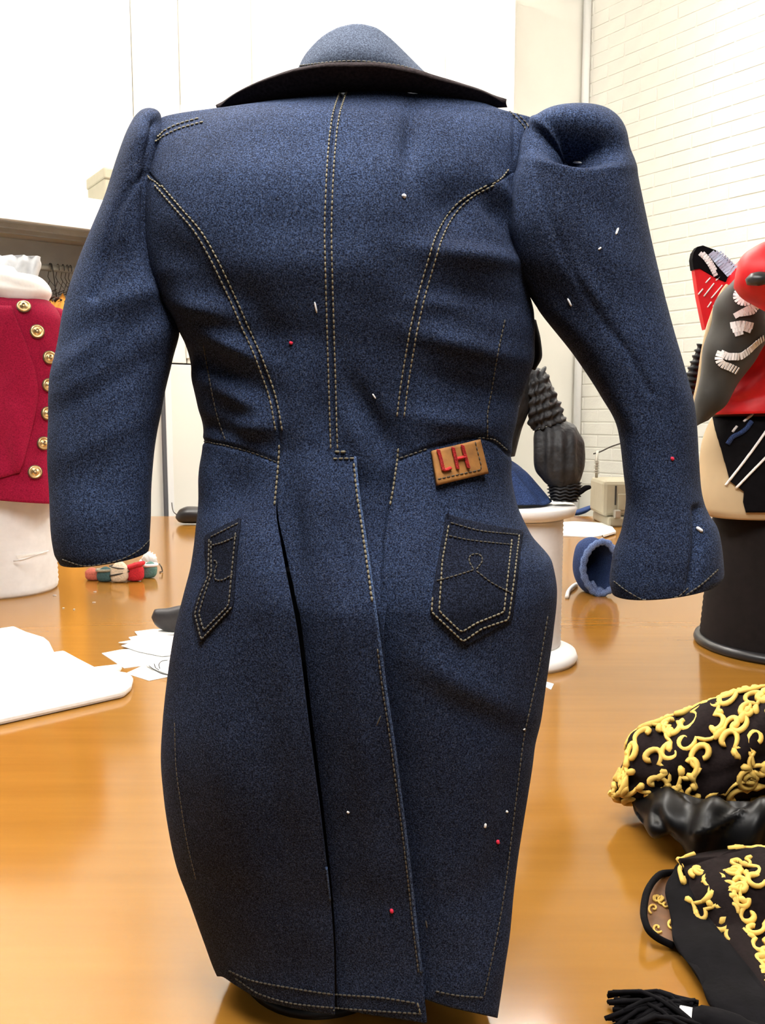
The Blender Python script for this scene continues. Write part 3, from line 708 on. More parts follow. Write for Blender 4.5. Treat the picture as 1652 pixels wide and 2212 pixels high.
BV = bvh(pSL, pBL, pBR, pSR)
BVS = bvh(vL, vR)
BVA = bvh(pSL, pBL, pBR, pSR, vL, vR)
# pockets ------------------------------------------------------------
def pocket(left, right, name_label, top, inner, outer, arc, bulge, dull):
    vf = patch(BV, left, right, 60, 44, 0.0010, bulge=bulge)
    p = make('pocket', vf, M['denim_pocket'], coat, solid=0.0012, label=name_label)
    tr = bvh(vf)
    for ln in outer + inner: make('topstitching', stitches(tr, ln, 0.0024, 0.00048, 0.0002, smooth=False), M['thread_dull' if dull else 'thread'], p, kind='stuff')
    for ln in top + arc: make('topstitching', stitches(tr, ln, 0.0024, 0.0004, 0.0002), M['thread_dull'], p, kind='stuff')
    return p
pocket([(959, 1114), (947, 1200), (934, 1270), (929, 1322), (1000, 1393)], [(961, 1112), (1040, 1134), (1126, 1149), (1114, 1250), (1103, 1338), (1002, 1393)],
       'pointed denim patch pocket on the right tail', [[(968, 1157), (1010, 1166), (1060, 1172), (1108, 1177)], [(972, 1129), (1040, 1147), (1118, 1155)]],
       [[(969, 1134), (955, 1210), (948, 1320), (996, 1366), (1030, 1345), (1088, 1322), (1105, 1165)]], [[(960, 1120), (946, 1200), (935, 1270), (932, 1322), (1000, 1386), (1040, 1358), (1098, 1338), (1110, 1250), (1121, 1155)]],
       [[(936, 1256), (975, 1246), (1023, 1231)], [(1023, 1231), (1012, 1208), (1020, 1197), (1033, 1197), (1042, 1208), (1028, 1231)], [(1028, 1233), (1060, 1258), (1108, 1283)]], lambda i, j: 0.0022 * math.exp(-(i / 0.22) ** 2) * math.sin(math.pi * j) + 0.0005, False)
pocket([(449, 1160), (447, 1250), (430, 1285), (418, 1326), (433, 1389)], [(451, 1158), (522, 1120), (512, 1200), (505, 1310), (437, 1389)],
       'pointed denim patch pocket on the left tail, seen aslant', [[(458, 1178), (480, 1172), (512, 1158)], [(455, 1160), (515, 1130)]],
       [[(456, 1168), (457, 1240), (440, 1290), (430, 1325), (440, 1362), (494, 1308), (509, 1150)]], [[(452, 1164), (450, 1245), (432, 1288), (421, 1325), (435, 1382), (502, 1310), (510, 1210), (519, 1130)]],
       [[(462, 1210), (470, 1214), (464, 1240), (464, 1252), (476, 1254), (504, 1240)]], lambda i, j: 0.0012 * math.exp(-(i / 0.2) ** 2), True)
# leather patch with embroidered letters --------------------------------
vf = flat_patch(BV, [(924, 969), (1028, 945), (1046, 1018), (937, 1042)], 12, 16, 0.0042)
pt = make('leather_patch', vf, M['patch'], coat, solid=0.0024, label='tan leather patch embroidered LH in red at the waist')
tr = bvh(vf)
for nm, lines in (('letter_l', [[(946, 973), (951, 990), (957, 1016)], [(957, 1016), (965, 1015), (973, 1011)]]), ('letter_h', [[(978, 968), (983, 990), (988, 1013)], [(998, 963), (1004, 985), (1011, 1011)], [(983, 992), (1004, 987)]])):
    parts_ = []
    for ln in lines:
        P = lay(tr, polyres(ln, 1.5), 0.0004); parts_.append(tube(P, 0.0009, 7))
        for q in P[::2]: parts_.append(tube([q + np.array([-.0009, -.0007, .0003]), q + np.array([.0009, -.0009, -.0002])], 0.0004, 4))
    make(nm, join(*parts_), M['red_thread'], pt)
make('topstitching', stitches(tr, [(929, 972), (1025, 950), (1041, 1014), (941, 1036), (929, 972)], 0.0026, 0.0003, 0.0001, smooth=False), M['thread_dull'], pt, kind='stuff')
# topstitching on the coat -----------------------------------------------
def seam(pts, tree=BV, dull=False, r=0.00046, smooth=True, pitch=0.0027):
    make('topstitching', stitches(tree, pts, pitch, r, 0.0003, smooth=smooth), M['thread_dull' if dull else 'thread'], coat, kind='stuff')
def shifted(C, d, y0, y1): return [(x + d, y) for y, x in C if y0 <= y <= y1]
for d in (-7, 8): seam(shifted(C1, d, 185, 970))
for d in (-8, 7): seam(shifted(C0, d, 395, 950))
seam([(315, 368), (322, 385), (336, 394), (348, 405)]); seam([(603, 960), (602, 990), (598, 1040), (593, 1092)], r=.0006)
for d in (-8, 8): seam(shifted(C2, d, 400, 970))
seam([(1062, 399), (1085, 382), (1098, 366)]); seam([(861, 968), (856, 1010), (850, 1050), (842, 1092)], r=.0006)
seam([(718, 991), (766, 990)], smooth=False, r=.0005); seam([(722, 976), (748, 976)], smooth=False, r=.0007)
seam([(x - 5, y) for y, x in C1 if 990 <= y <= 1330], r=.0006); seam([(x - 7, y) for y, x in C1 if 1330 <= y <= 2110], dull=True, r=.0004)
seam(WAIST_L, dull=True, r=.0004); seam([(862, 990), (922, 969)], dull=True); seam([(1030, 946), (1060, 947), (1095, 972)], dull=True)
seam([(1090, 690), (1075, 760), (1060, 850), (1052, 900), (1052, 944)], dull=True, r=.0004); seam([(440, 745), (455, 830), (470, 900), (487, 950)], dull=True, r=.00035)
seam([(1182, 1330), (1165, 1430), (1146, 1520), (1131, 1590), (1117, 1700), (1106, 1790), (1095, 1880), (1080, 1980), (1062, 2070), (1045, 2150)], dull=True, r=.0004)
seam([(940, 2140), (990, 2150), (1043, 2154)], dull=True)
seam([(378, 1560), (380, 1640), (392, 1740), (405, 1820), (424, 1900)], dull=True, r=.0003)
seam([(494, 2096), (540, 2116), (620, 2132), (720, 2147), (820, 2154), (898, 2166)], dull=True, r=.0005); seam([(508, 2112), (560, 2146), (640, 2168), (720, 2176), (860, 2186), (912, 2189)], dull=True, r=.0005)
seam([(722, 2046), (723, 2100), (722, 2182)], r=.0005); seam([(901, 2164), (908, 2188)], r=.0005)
for ln in ([(338, 296), (352, 285), (385, 269), (430, 256)], [(333, 306), (352, 295), (392, 277), (440, 264)]): seam(ln, BVA)
for ln in ([(1088, 232), (1110, 250), (1135, 278)], [(1095, 228), (1120, 250), (1143, 274)]): seam(ln, BVA, dull=True)
for ln in ([(646, 149), (700, 142), (760, 138), (850, 146), (930, 166)], [(648, 143), (700, 136), (760, 132), (850, 140), (925, 160)]): seam(ln, t_dome, dull=True)
seam([(135, 1208), (185, 1222), (245, 1213), (300, 1188), (322, 1166)], BVS, dull=True, r=.00035)
seam([(1326, 1255), (1360, 1280), (1412, 1302), (1450, 1297), (1486, 1270)], BVS, dull=True, r=.00035); seam([(1480, 1286), (1512, 1264), (1550, 1230)], BVS, dull=True)
ed = [(x - 1.5, y) for y, x in C1 if 988 <= y <= 2192]
P = lay(BV, polyres(cat(ed, 200), 6), 0.0002); make('worn_edge', tube(P, 0.0009, 6), M['denim_worn'], coat, label='pale worn fold along the vent edge')
P = lay(BV, polyres(cat([(x - 1.5, y) for y, x in C0 if 1180 <= y <= 2030], 160), 6), 0.0001); P = P[P[:, 1] < .47]; make('worn_edge', tube(P, 0.0006, 6), M['denim_worn'], coat, label='faint worn fold along the left pleat')
# lint and tag ends clinging to the cloth ------------------------------
def fleck(px, py, L, ang, r, mat, lab=None, tree=BVA):
    h = hit(tree, px, py)
    if h is None: return
    a = math.radians(ang); k = L / 2 / F * 0.44 ; e = np.array([math.cos(a), 0, -math.sin(a)]) * k
    e = e - h[1] * np.dot(e, h[1]); c = h[0] + h[1] * r * 0.3
    make('lint', tube([c - e * 1.05, c - e * .6, c + e * .6, c + e * 1.05], [r * .35, r * .75, r * .75, r * .35], 6), mat, coat, label=lab)
fleck(1247, 351, 26, 3, .0009, M['lint_white'], 'white plastic tag end on the right sleeve puff'); fleck(682, 664, 22, 80, .0007, M['lint_white']); fleck(872, 424, 9, 30, .0013, M['lint_white']); fleck(1230, 653, 18, 65, .0007, M['lint_white'])
fleck(1332, 500, 18, -60, .0008, M['lint_white']); fleck(1295, 537, 7, -40, .0007, M['lint_white']); fleck(808, 856, 12, 60, .0006, M['lint_white']); fleck(1047, 1783, 9, -70, .001, M['lint_white']); fleck(1094, 1753, 6, 50, .0009, M['lint_white'])
fleck(752, 1754, 6, 30, .0008, M['lint_white']); fleck(818, 1556, 22, -68, .0005, M['thread_dull']); fleck(1132, 1575, 9, 5, .0006, M['lint_white']); fleck(1510, 1144, 16, 40, .0014, M['lint_white']); fleck(921, 1996, 16, 80, .0006, M['thread_dull'])
fleck(629, 741, 8, 20, .0012, M['lint_red'], 'red lint'); fleck(1451, 991, 8, 60, .0012, M['lint_red'], 'red lint'); fleck(1074, 1818, 9, 70, .0014, M['lint_red'], 'red lint'); fleck(846, 1967, 9, 70, .0013, M['lint_red'], 'red lint')
# black lapel edge showing past the right side ---------------------------
lp = Cloth([(1140, 690, 1158, 692, .53, .006), (1146, 730, 1168, 735, .533, .008), (1148, 765, 1171, 768, .535, .008), (1142, 795, 1156, 800, .533, .005)], 2)
make('lapel', lp.mesh(24, 16, cap0=True, cap1=True), M['black_cloth'], coat, label='black lapel edge at the front, past the right side')
# ------------------------------------------------------------------ the dark cone inside it
cc = on(694, 2086)
ck = thing('thread_cone', 'dark brown thread cone standing on the table inside the denim coat', 'cone', (cc[0], cc[1], TZ))
make('thread_winding', lathe([(0, .004), (.0455, .004), (.0485, .010)] + [(.0485 - .0195 * (k / 40) + (.0006 if k % 2 else 0), .012 + .0045 * k) for k in range(41)] + [(.029, .2), (0, .2)], 64, (cc[0], cc[1], TZ)), M['black_cone'], ck)
make('core', lathe([(.030, 0), (.048, 0), (.048, .004), (.030, .004), (.020, .25), (.016, .25), (.030, 0)], 40, (cc[0], cc[1], TZ)), M['black_plastic'], ck)
# ================================================================== things on the table behind the coat
def cone_prof(r, h, n, lip, taper=0.0, ridge=0.0012):
    p = [(0, 0.0), (r * 0.97, 0.0), (r, 0.005)]
    for k in range(n + 1):
        z = 0.008 + (h - 0.016) * k / n; rr = r * (1 - taper * k / n)
        p += [(rr + (ridge if k % 2 else 0), z)]
    return p + [(r * (1 - taper) * 0.96, h), (lip, h), (lip, h - 0.02), (0, h - 0.02)]
def base_at(px, py): return on(px, py)
# --- white thread cone and crimson jacket at the left
c0_ = np.array([at(-12, 900, 1.645)[0], 1.645, TZ])
t = thing('thread_cone', 'wide white thread cone under the crimson jacket at the left', 'cone', c0_)
make('thread_winding', lathe(cone_prof(.101, .225, 44, .03, .02, .0016), 72, c0_), M['white_thread'], t)
tail = at(np.array([30, 52, 75, 105]), np.array([1212, 1208, 1200, 1190]), np.array([1.555, 1.55, 1.548, 1.56]))
make('thread_end', tube(cat(tail, 12), .0016, 6), M['white_thread'], t)
make('paper_label', patch(bvh(lathe(cone_prof(.101, .225, 44, .03, .02, .0016), 72, c0_)), [(34, 1200), (42, 1212)], [(100, 1190), (100, 1196)], 4, 10, .001), M['paper'], t, solid=.0006, smooth=False)
JY = 1.645
JK = Cloth([(-95, 640, 106, 652, JY, .060), (-140, 662, 122, 668, JY, .085), (-165, 705, 140, 700, JY, .098), (-170, 800, 146, 790, JY, .104), (-160, 900, 140, 890, JY, .114), (-155, 980, 138, 975, JY, .124), (-165, 1035, 146, 1045, JY, .132), (-172, 1052, 152, 1082, JY, .134)], 2.2)
def jdisp(px, py):
    ln = [(15, 660), (40, 720), (64, 780), (80, 840), (74, 900), (56, 960), (44, 1010)]
    return groove(px, py, [(20, 830), (36, 900), (44, 1000)], 14, -5) + groove(px, py, [(-20, 760), (30, 860)], 20, 5) + groove(px, py, [(0, 950), (40, 1040)], 16, 4)
jv = JK.mesh(90, 96, 0, 1, jdisp)
t = thing('crimson_jacket', 'crimson red jacket with a curved row of gold buttons on a white cone', 'jacket', (c0_[0], JY, JK(1.0, 0.0)[2]))
make('jacket_body', jv, M['crimson'], t, solid=.003)
tj = bvh(jv)
make('lapel_flap', patch(tj, [(-60, 662), (-70, 760), (-60, 900), (-50, 1000), (-20, 1040)], [(26, 664), (52, 730), (76, 800), (83, 850), (72, 915), (54, 980), (45, 1020)], 40, 26, .006), M['crimson'], t, solid=.003)
SJ = Cloth([(96, 664, 134, 668, JY, .02), (108, 700, 176, 700, JY, .038), (122, 800, 196, 800, JY, .042), (128, 900, 196, 905, JY, .040), (130, 1000, 190, 1010, JY - .01, .036)], 2)
make('sleeve', SJ.mesh(40, 40, cap0=True), M['crimson'], t, solid=.003)
for px, py in ((52, 666), (80, 717), (105, 773), (103, 832), (100, 893), (92, 958), (75, 1020)):
    h = hit(tj, px, py)
    if h is None: continue
    n = h[1]; up = np.array([0, 0, 1]) - n * n[2]; up /= np.linalg.norm(up); sd = np.cross(up, n)
    def disc(prof, k=20):
        v = [h[0] + (sd * math.cos(a) + up * math.sin(a)) * r + n * (z + .006) for r, z in prof for a in np.linspace(0, 2*math.pi, k, endpoint=False)]
        return v, grid_faces(len(prof), k, True)
    b = make('button', disc([(0, -.004), (.0105, -.003), (.0115, 0), (.0110, .0025), (.0092, .0032), (.0086, .002), (.0066, .002), (.006, .004), (0, .0045)]), M['brass'], t)
    make('button_ring', disc([(.0112, -.001), (.0126, -.001), (.0126, .001), (.0112, .001)]), M['brass_dark'], b)
    make('button_emblem', tube(np.array([h[0] + n * .0108 + (sd * math.cos(a) + up * math.sin(a) * 1.3) * .0026 for a in np.linspace(0.6, 5.6, 12)]), .0008, 5), M['brass_dark'], b)
WC = Cloth([(-92, 566, 30, 578, JY, .020), (-105, 584, 42, 592, JY, .050), (-112, 605, 88, 602, JY, .072), (-116, 630, 112, 634, JY, .080), (-112, 648, 104, 652, JY, .070), (-100, 668, 96, 668, JY, .055)], 2.1)
make('white_collar', WC.mesh(50, 64, 0, 1, lambda px, py: groove(px, py, [(0, 604), (40, 618), (78, 622)], 9, 3) + groove(px, py, [(20, 640), (60, 642)], 8, -3), cap0=True), M['white_cloth'], t, solid=.002)
GC = Cloth([(-90, 552, 86, 556, JY + .03, .010), (-95, 570, 92, 570, JY + .03, .022), (-98, 590, 86, 592, JY + .03, .03), (-98, 612, 80, 615, JY + .03, .03)], 2.0)
make('organza_collar', GC.mesh(30, 56, 0, 1, lambda px, py: .004 * np.sin(px * .22 + py * .05), cap0=True), M['grey_cloth'], t, solid=.0015, label='pale grey organza stand-up collar')
# --- white board sheet at the left
def sheet(name, label, cat_, px, th, mat, z=0.0, group=None, curl=0.0):
    P = np.array([on(x, y, TZ + z + .0002) for x, y in px]); return tag(make(name, prism(P, (0, 0, th)), mat, smooth=False), label, cat_, group)
o = sheet('white_fabric', 'thick white sheet of folded fabric lying on the table at the left', 'fabric', [(-160, 1400), (-60, 1376), (0, 1371), (32, 1366), (58, 1378), (96, 1390), (108, 1400), (119, 1423), (140, 1420), (172, 1438), (206, 1456), (266, 1449), (246, 1464), (278, 1469), (288, 1478), (284, 1494), (268, 1508), (180, 1528), (0, 1568), (-120, 1600), (-240, 1560)], .011, M['white_cloth'])
bv = o.modifiers.new('soft', 'BEVEL'); bv.width = .004; bv.segments = 2
# --- paper cuttings
sheet('paper_sheet', 'white paper cutting pointing left beside the coat, lowest of the little heap', 'paper', [(220, 1412), (262, 1404), (330, 1400), (400, 1398), (410, 1430), (330, 1436), (268, 1444), (262, 1440)], .0008, M['paper'])
sheet('paper_sheet', 'white paper piece with frayed left end on top of the paper heap', 'paper', [(278, 1378), (300, 1374), (340, 1372), (400, 1376), (410, 1412), (350, 1418), (300, 1408), (276, 1400), (262, 1396), (280, 1391), (256, 1389), (284, 1384)], .0012, M['paper'], .0022)
sheet('paper_sheet', 'small white paper corner nearest the white fabric sheet in the heap', 'paper', [(272, 1455), (310, 1438), (372, 1452), (400, 1450), (396, 1456), (322, 1471)], .0006, M['paper'])
sheet('paper_sheet', 'narrow white paper strip under the black leather strap', 'paper', [(291, 1365), (330, 1360), (410, 1358), (410, 1370), (352, 1372), (297, 1373)], .0008, M['paper'], .0012)
pk = sheet('printed_paper', 'curled paper with black drawn curves beside the tail edge', 'paper', [(312, 1436), (352, 1428), (400, 1424), (402, 1462), (366, 1458), (340, 1448)], .0006, M['paper'], .0036)
for ln in ([(345, 1444), (343, 1436), (350, 1428), (362, 1426)], [(322, 1438), (335, 1448), (352, 1456), (370, 1458)], [(333, 1434), (336, 1442), (343, 1447)]):
    P = np.array([on(x, y, TZ + .0048) for x, y in cat(ln, 12)]); make('drawn_line', tube(P, .0006, 4), M['ink'], pk)
# --- black leather strap end
q = Cloth([(330, 1342, 336, 1312, 0, 0)] * 2, 2) if False else None
by = on(350, 1366)[1]
ST = Cloth([(327, 1334, 329, 1328, by, .004), (334, 1348, 334, 1317, by, .010), (352, 1360, 362, 1314, by, .013), (372, 1366, 385, 1309, by, .014), (400, 1368, 430, 1300, by, .014)], 2.6)
tag(make('leather_strap', ST.mesh(30, 24, cap0=True, cap1=True), M['leather'], loc=ST(.5, math.pi * -.5)), 'rounded end of a black leather case lying behind the coat tail', 'case')
# --- row of small stuffed felt pieces
def bean(name, label, px, py, w, h, mat, lean=0.0, group='little felt dolls on the table'):
    bp = on(px, py); Y = bp[1]; s = Y / F * 1.0
    st = []
    for k, (wk, hk) in enumerate(((.25, 0), (.8, .06), (1, .35), (.95, .6), (.55, .88), (.15, 1.0))):
        st.append((px + lean * hk - w * wk / 2, py - h * hk, px + lean * hk + w * wk / 2, py - h * hk, Y, w * wk / 2 * s * .8))
    return tag(make(name, Cloth(st, 2.2).mesh(18, 20, cap0=True, cap1=True), mat, loc=bp), label, 'felt ornament', group)
G_ = None
bean('felt_ornament', 'salmon red stuffed felt piece at the left end of the little row', 203, 1253, 36, 27, M['felt_salmon'], -4, G_)
bean('felt_ornament', 'dark teal stuffed felt piece between the salmon and cream ones', 226, 1256, 36, 32, M['felt_teal'], 2, G_)
bean('felt_ornament', 'cream stuffed felt piece with dark lines in the middle of the little row', 257, 1257, 41, 45, M['felt_cream'], 2, G_)
bean('felt_ornament', 'bright scarlet stuffed felt piece right of the cream one', 290, 1255, 41, 40, M['felt_red'], 3, G_)
bean('felt_ornament', 'pale green stuffed felt piece with white top at the right end of the little row', 319, 1248, 36, 35, M['felt_green'], 6, G_)
bean('felt_ornament', 'small olive grey felt piece between cream and scarlet ones', 273, 1245, 18, 20, M['felt_grey'], 0, G_)
bean('felt_ornament', 'small grey felt piece between teal and cream ones', 239, 1245, 18, 20, M['felt_grey'], 0, G_)
FE = [o for o in COL.objects if o.name.startswith('felt_ornament')]
def band(o, h0, mat, nm, r, tilt=0.0, dx=0.0):
    """cord tied round a felt piece at a height given as a share of its own"""
    me = o.data; vs = np.array([v.co[:] for v in me.vertices]) + np.array(list(o['_loc'])); zlo, zhi = vs[:, 2].min(), vs[:, 2].max(); zz_ = zlo + (zhi - zlo) * h0
    ring = vs[np.abs(vs[:, 2] - zz_) < (zhi - zlo) * .16]; cx_, cy_ = vs[:, 0].mean(), vs[:, 1].mean(); rx_ = (ring[:, 0].max() - ring[:, 0].min()) / 2; ry__ = (ring[:, 1].max() - ring[:, 1].min()) / 2
    make(nm, tube(np.array([[cx_ + rx_ * math.cos(q), cy_ + ry__ * math.sin(q), zz_ + tilt * math.cos(q)] for q in np.linspace(0, 6.283, 25)]), r, 6, cap=False), mat, o)
band(FE[2], .42, M['dark_wire'], 'dark_cord', .0016, .004); band(FE[2], .72, M['dark_wire'], 'dark_cord', .0014, -.003)
band(FE[4], .80, M['white_cloth'], 'white_cuff', .0035); band(FE[3], .84, M['felt_red'], 'rolled_top', .0045, .005); band(FE[1], .78, M['felt_grey'], 'grey_cuff', .003)
yb = on(300, 1243)[1]
for k, (lab, st) in enumerate((('white cotton scrap behind the scarlet felt piece', [(272, 1228, 276, 1236, yb + .05, .004), (285, 1222, 292, 1240, yb + .05, .012), (300, 1214, 306, 1240, yb + .05, .014), (309, 1208, 313, 1232, yb + .05, .008)]),
                 ('white cotton scrap on top of the pale green felt piece', [(306, 1204, 312, 1226, yb + .03, .006), (316, 1190, 322, 1226, yb + .03, .016), (330, 1196, 332, 1222, yb + .03, .014), (339, 1204, 338, 1216, yb + .03, .006)]))):
    C_ = Cloth(st, 2.2); tag(make('cotton_scrap', C_.mesh(16, 18, 0, 1, lambda px, py: .003 * np.sin(px * .9 + py * .6), cap0=True, cap1=True), M['white_cloth']), lab, 'cotton scrap')
pn = on(347, 1236)
tag(make('bent_pin', tube(np.array([on(345, 1236, TZ + .0015), on(351, 1234, TZ + .002), on(349, 1226, TZ + .012), on(344, 1218, TZ + .016)]), .0014, 6), M['dark_wire'], loc=pn), 'dark bent pin standing right of the felt row', 'pin')
# --- black mouse at the far edge
mb = on(412, 1128); my = on(412, 1132)[1]
MS = Cloth([(379, 1119, 380, 1113, my, .004), (386, 1127, 388, 1101, my, .028), (402, 1130, 408, 1094, my, .038), (430, 1130, 432, 1095, my, .04), (455, 1128, 456, 1108, my, .024), (464, 1122, 464, 1118, my, .006)], 2.4)
t = thing('computer_mouse', 'black rounded computer mouse at the far table edge left of the coat', 'mouse', (at(420, 1128, my)[0], my, TZ))
make('shell', MS.mesh(30, 28, cap0=True, cap1=True), M['black_plastic'], t)
make('cable', tube(cat([at(382, 1112, my), at(375, 1106, my + .04), at(372, 1096, my + .07), at(371, 1086, my + .09)], 16), .0016, 6), M['dark_wire'], t)

# ================================================================== right of the coat
# --- white cord spool
sy = on(1120, 1455)[1] + .075; sx = at(1118, 1200, sy)[0]; sc0 = np.array([sx, sy, TZ])
zt_ = at(1118, 1088, sy)[2] - TZ
R1, R2 = .082, .0605
t = thing('cord_spool', 'tall white flanged cord spool standing behind the right side of the coat', 'spool', sc0)
make('bottom_flange', lathe([(0, 0), (R1, 0), (R1 + .003, .006), (R1, .014), (R2, .022), (0, .022)], 64, sc0), M['white_card'], t)
make('top_flange', lathe([(0, zt_ - .020), (R2 - .002, zt_ - .020), (R1 - .006, zt_ - .014), (R1 - .003, zt_ - .004), (R1 - .006, zt_), (.02, zt_), (.02, zt_ - .03), (0, zt_ - .03)], 64, sc0), M['white_card'], t)
make('cord_winding', lathe([(0, .022)] + [(R2 + (.0012 if k % 2 else 0), .022 + (zt_ - .042) * k / 60) for k in range(61)] + [(0, zt_ - .02)], 64, sc0), M['white_thread'], t)
# --- blue denim skirt lying on the spool, black doll jacket with smocked sleeve
zf = TZ + zt_
DS = Cloth([(1000, 985, 1098, 990, sy - .01, .05), (990, 1020, 1128, 1010, sy - .01, .058), (985, 1055, 1165, 1050, sy - .01, .062), (985, 1078, 1192, 1082, sy - .01, .064)], 2.1)
tag(make('denim_skirt', DS.mesh(40, 64, 0, 1, lambda px, py: groove(px, py, [(1110, 1000), (1140, 1040), (1175, 1080)], 7, 5) + groove(px, py, [(1100, 1020), (1130, 1075)], 8, 4), cap0=True), M['denim_blue'], solid=.002), 'mid blue denim piece draped on top of the white spool', 'skirt')
by2 = sy - .02
t = thing('black_doll_jacket', 'small black jacket with ruched ball sleeve above the white spool', 'jacket', (at(1060, 980, by2)[0], by2, at(1060, 984, by2)[2]))
BJ = Cloth([(985, 700, 1100, 700, by2, .02), (955, 735, 1130, 735, by2, .04), (950, 800, 1146, 800, by2, .052), (965, 880, 1146, 870, by2, .05), (985, 940, 1126, 930, by2, .045), (990, 985, 1112, 985, by2, .046)], 2.1)
make('jacket_body', BJ.mesh(50, 56, 0, 1, cap0=True), M['charcoal_cloth'], t, solid=.002)
def crinkle(px, py): return .0035 * np.sin(px * .21 + py * .13) * np.sin(py * .17 - px * .09) + .002 * np.sin(px * .5 + 1.3 * np.sin(py * .21))
US = Cloth([(1118, 812, 1150, 790, by2, .012), (1128, 840, 1176, 800, by2, .022), (1138, 870, 1194, 834, by2, .026), (1142, 895, 1205, 868, by2, .026), (1146, 915, 1216, 893, by2, .024), (1152, 930, 1224, 908, by2, .020)], 2.0)
make('ruched_sleeve', US.mesh(80, 56, 0, 1, crinkle, cap0=True), M['charcoal_cloth'], t)
PS = Cloth([(1156, 930, 1222, 908, by2, .018), (1150, 950, 1246, 924, by2, .028), (1150, 985, 1260, 958, by2, .034), (1158, 1015, 1261, 1000, by2, .034), (1172, 1038, 1256, 1032, by2, .028), (1186, 1050, 1250, 1046, by2, .021)], 2.0)
make('ball_sleeve', PS.mesh(60, 72, 0, 1, lambda px, py: .0022 * np.sin((px - 1205) * .24) * np.sin(np.clip((py - 905) / 140, 0, 1) * math.pi)), M['charcoal_cloth'], t, cap_ := None) if False else make('ball_sleeve', PS.mesh(60, 72, 0, 1, lambda px, py: .0022 * np.sin((px - 1205) * .24) * np.sin(np.clip((py - 905) / 140, 0, 1) * math.pi)), M['charcoal_cloth'], t)
CS = Cloth([(1186, 1044, 1252, 1040, by2, .020), (1184, 1056, 1256, 1054, by2, .022), (1186, 1068, 1254, 1066, by2, .021), (1188, 1080, 1246, 1082, by2, .020)], 2.0)
make('ruched_cuff', CS.mesh(40, 56, 0, 1, lambda px, py: .0022 * np.sin(py * .9 + 1.5 * np.sin(px * .3)), cap0=True, cap1=True), M['charcoal_cloth'], t)
make('cuff_braid', tube(cat([at(x, y, by2 - .01) for x, y in ((1236, 1072), (1254, 1062), (1266, 1054), (1276, 1052))], 14), [.004] * 10 + [.0038, .0034, .003, .002], 7), M['black_cloth'], t)
# --- rolled blue jeans leg lying on the table, open end to the right
ry_ = on(1285, 1288)[1]
def loft(rings, n=56):
    """tube of rings turned to the front: rows (px, py, rx, ry, Y)"""
    a = np.linspace(0, 2 * math.pi, n, endpoint=False); R = cat(rings, 26)
    return np.array([at(r[0] + r[2] * np.cos(a) * (1 + .05 * np.sin(3 * a + k * .2)), r[1] + r[3] * np.sin(a) * (1 + .03 * np.sin(4 * a)), r[4]) for k, r in enumerate(R)])
LG = loft([(1262, 1212, 4, 6, ry_ + .10), (1262, 1214, 22, 40, ry_ + .085), (1266, 1216, 30, 54, ry_ + .06), (1278, 1221, 36, 60, ry_ + .03), (1298, 1227, 37, 56, ry_ + .0)])
t = thing('rolled_jeans', 'rolled blue denim trouser leg with frayed pale hem lying right of the spool', 'jeans', (LG[13].mean(0)[0], ry_ + .05, TZ))
make('leg_roll', (LG.reshape(-1, 3), orient(LG.reshape(-1, 3), grid_faces(26, 56, True))), M['denim_blue'], t, solid=.004)
rim = np.vstack([LG[-1], LG[-1][:1]])
make('frayed_hem', tube(rim, [.0065 + .0012 * math.sin(k * 2.1) for k in range(57)], 8, cap=False), M['denim_frayed'], t, label='pale frayed hem')
make('inner_fold', tube(cat([LG[-2][8] * .5 + LG[-2][20] * .5, LG[-4][14], LG[-3][24] * .7 + LG[-3][10] * .3], 14), .006, 8), M['denim_frayed'], t, label='pale inner fold')
tag(make('curled_ribbon', tube(cat([on(1224, 1290, TZ + .003), on(1229, 1275, TZ + .004), on(1238, 1266, TZ + .006), on(1246, 1262, TZ + .004)], 16), [.004] * 16, 6), M['paper']), 'cream curled ribbon end on the table beside the rolled jeans', 'ribbon')
# --- loose papers, denim scrap, thread by the far edge
sheet('paper_sheet', 'long white paper sheet behind the rolled jeans', 'paper', [(1200, 1130), (1240, 1128), (1300, 1131), (1322, 1140), (1310, 1156), (1280, 1162), (1200, 1158)], .003, M['paper'])
sheet('paper_sheet', 'small crumpled white paper right of the long sheet', 'paper', [(1296, 1146), (1322, 1142), (1330, 1152), (1304, 1160)], .006, M['paper'], .0034)
yb_ = on(1262, 1110)[1]
tag(make('denim_scrap', Cloth([(1222, 1112, 1224, 1108, yb_, .01), (1244, 1113, 1250, 1100, yb_, .03), (1262, 1109, 1274, 1092, yb_, .03), (1276, 1101, 1284, 1090, yb_, .02), (1286, 1095, 1288, 1090, yb_, .006)], 2.2).mesh(20, 20, cap0=True, cap1=True), M['denim_blue']), 'small blue denim scrap on the table behind the spool', 'fabric scrap')
# --- grey sewing machine
my_ = 2.68; s = my_ / F
mb = np.array([at(1345, 1100, my_)[0], my_, TZ])
t = thing('sewing_machine', 'beige grey overlock sewing machine with thread stand near the far table edge', 'sewing machine', mb)
zz = at(1300, 1034, my_)[2] - TZ; xl = at(1287, 1080, my_)[0]; wdt = .24
make('base_plate', box((xl + .015 + wdt / 2, my_, TZ + .015), (wdt, .2, .03), None, .006), M['beige_plastic'], t, smooth=False)
make('machine_body', box((xl + wdt / 2, my_, TZ + .03 + (zz - .03) / 2), (wdt - .0, .17, zz - .03), None, .012), M['beige_plastic'], t, smooth=False)
make('tension_slot', box((xl + .038, my_ - .0855, TZ + zz * .68), (.005, .004, zz * .42), None), M['gap'], t, smooth=False)
make('looper_cover', box((xl + .12, my_ - .086, TZ + .075), (.15, .006, .05), None, .002), M['beige_plastic'], t, smooth=False)
zs2 = at(1300, 975, my_)[2]
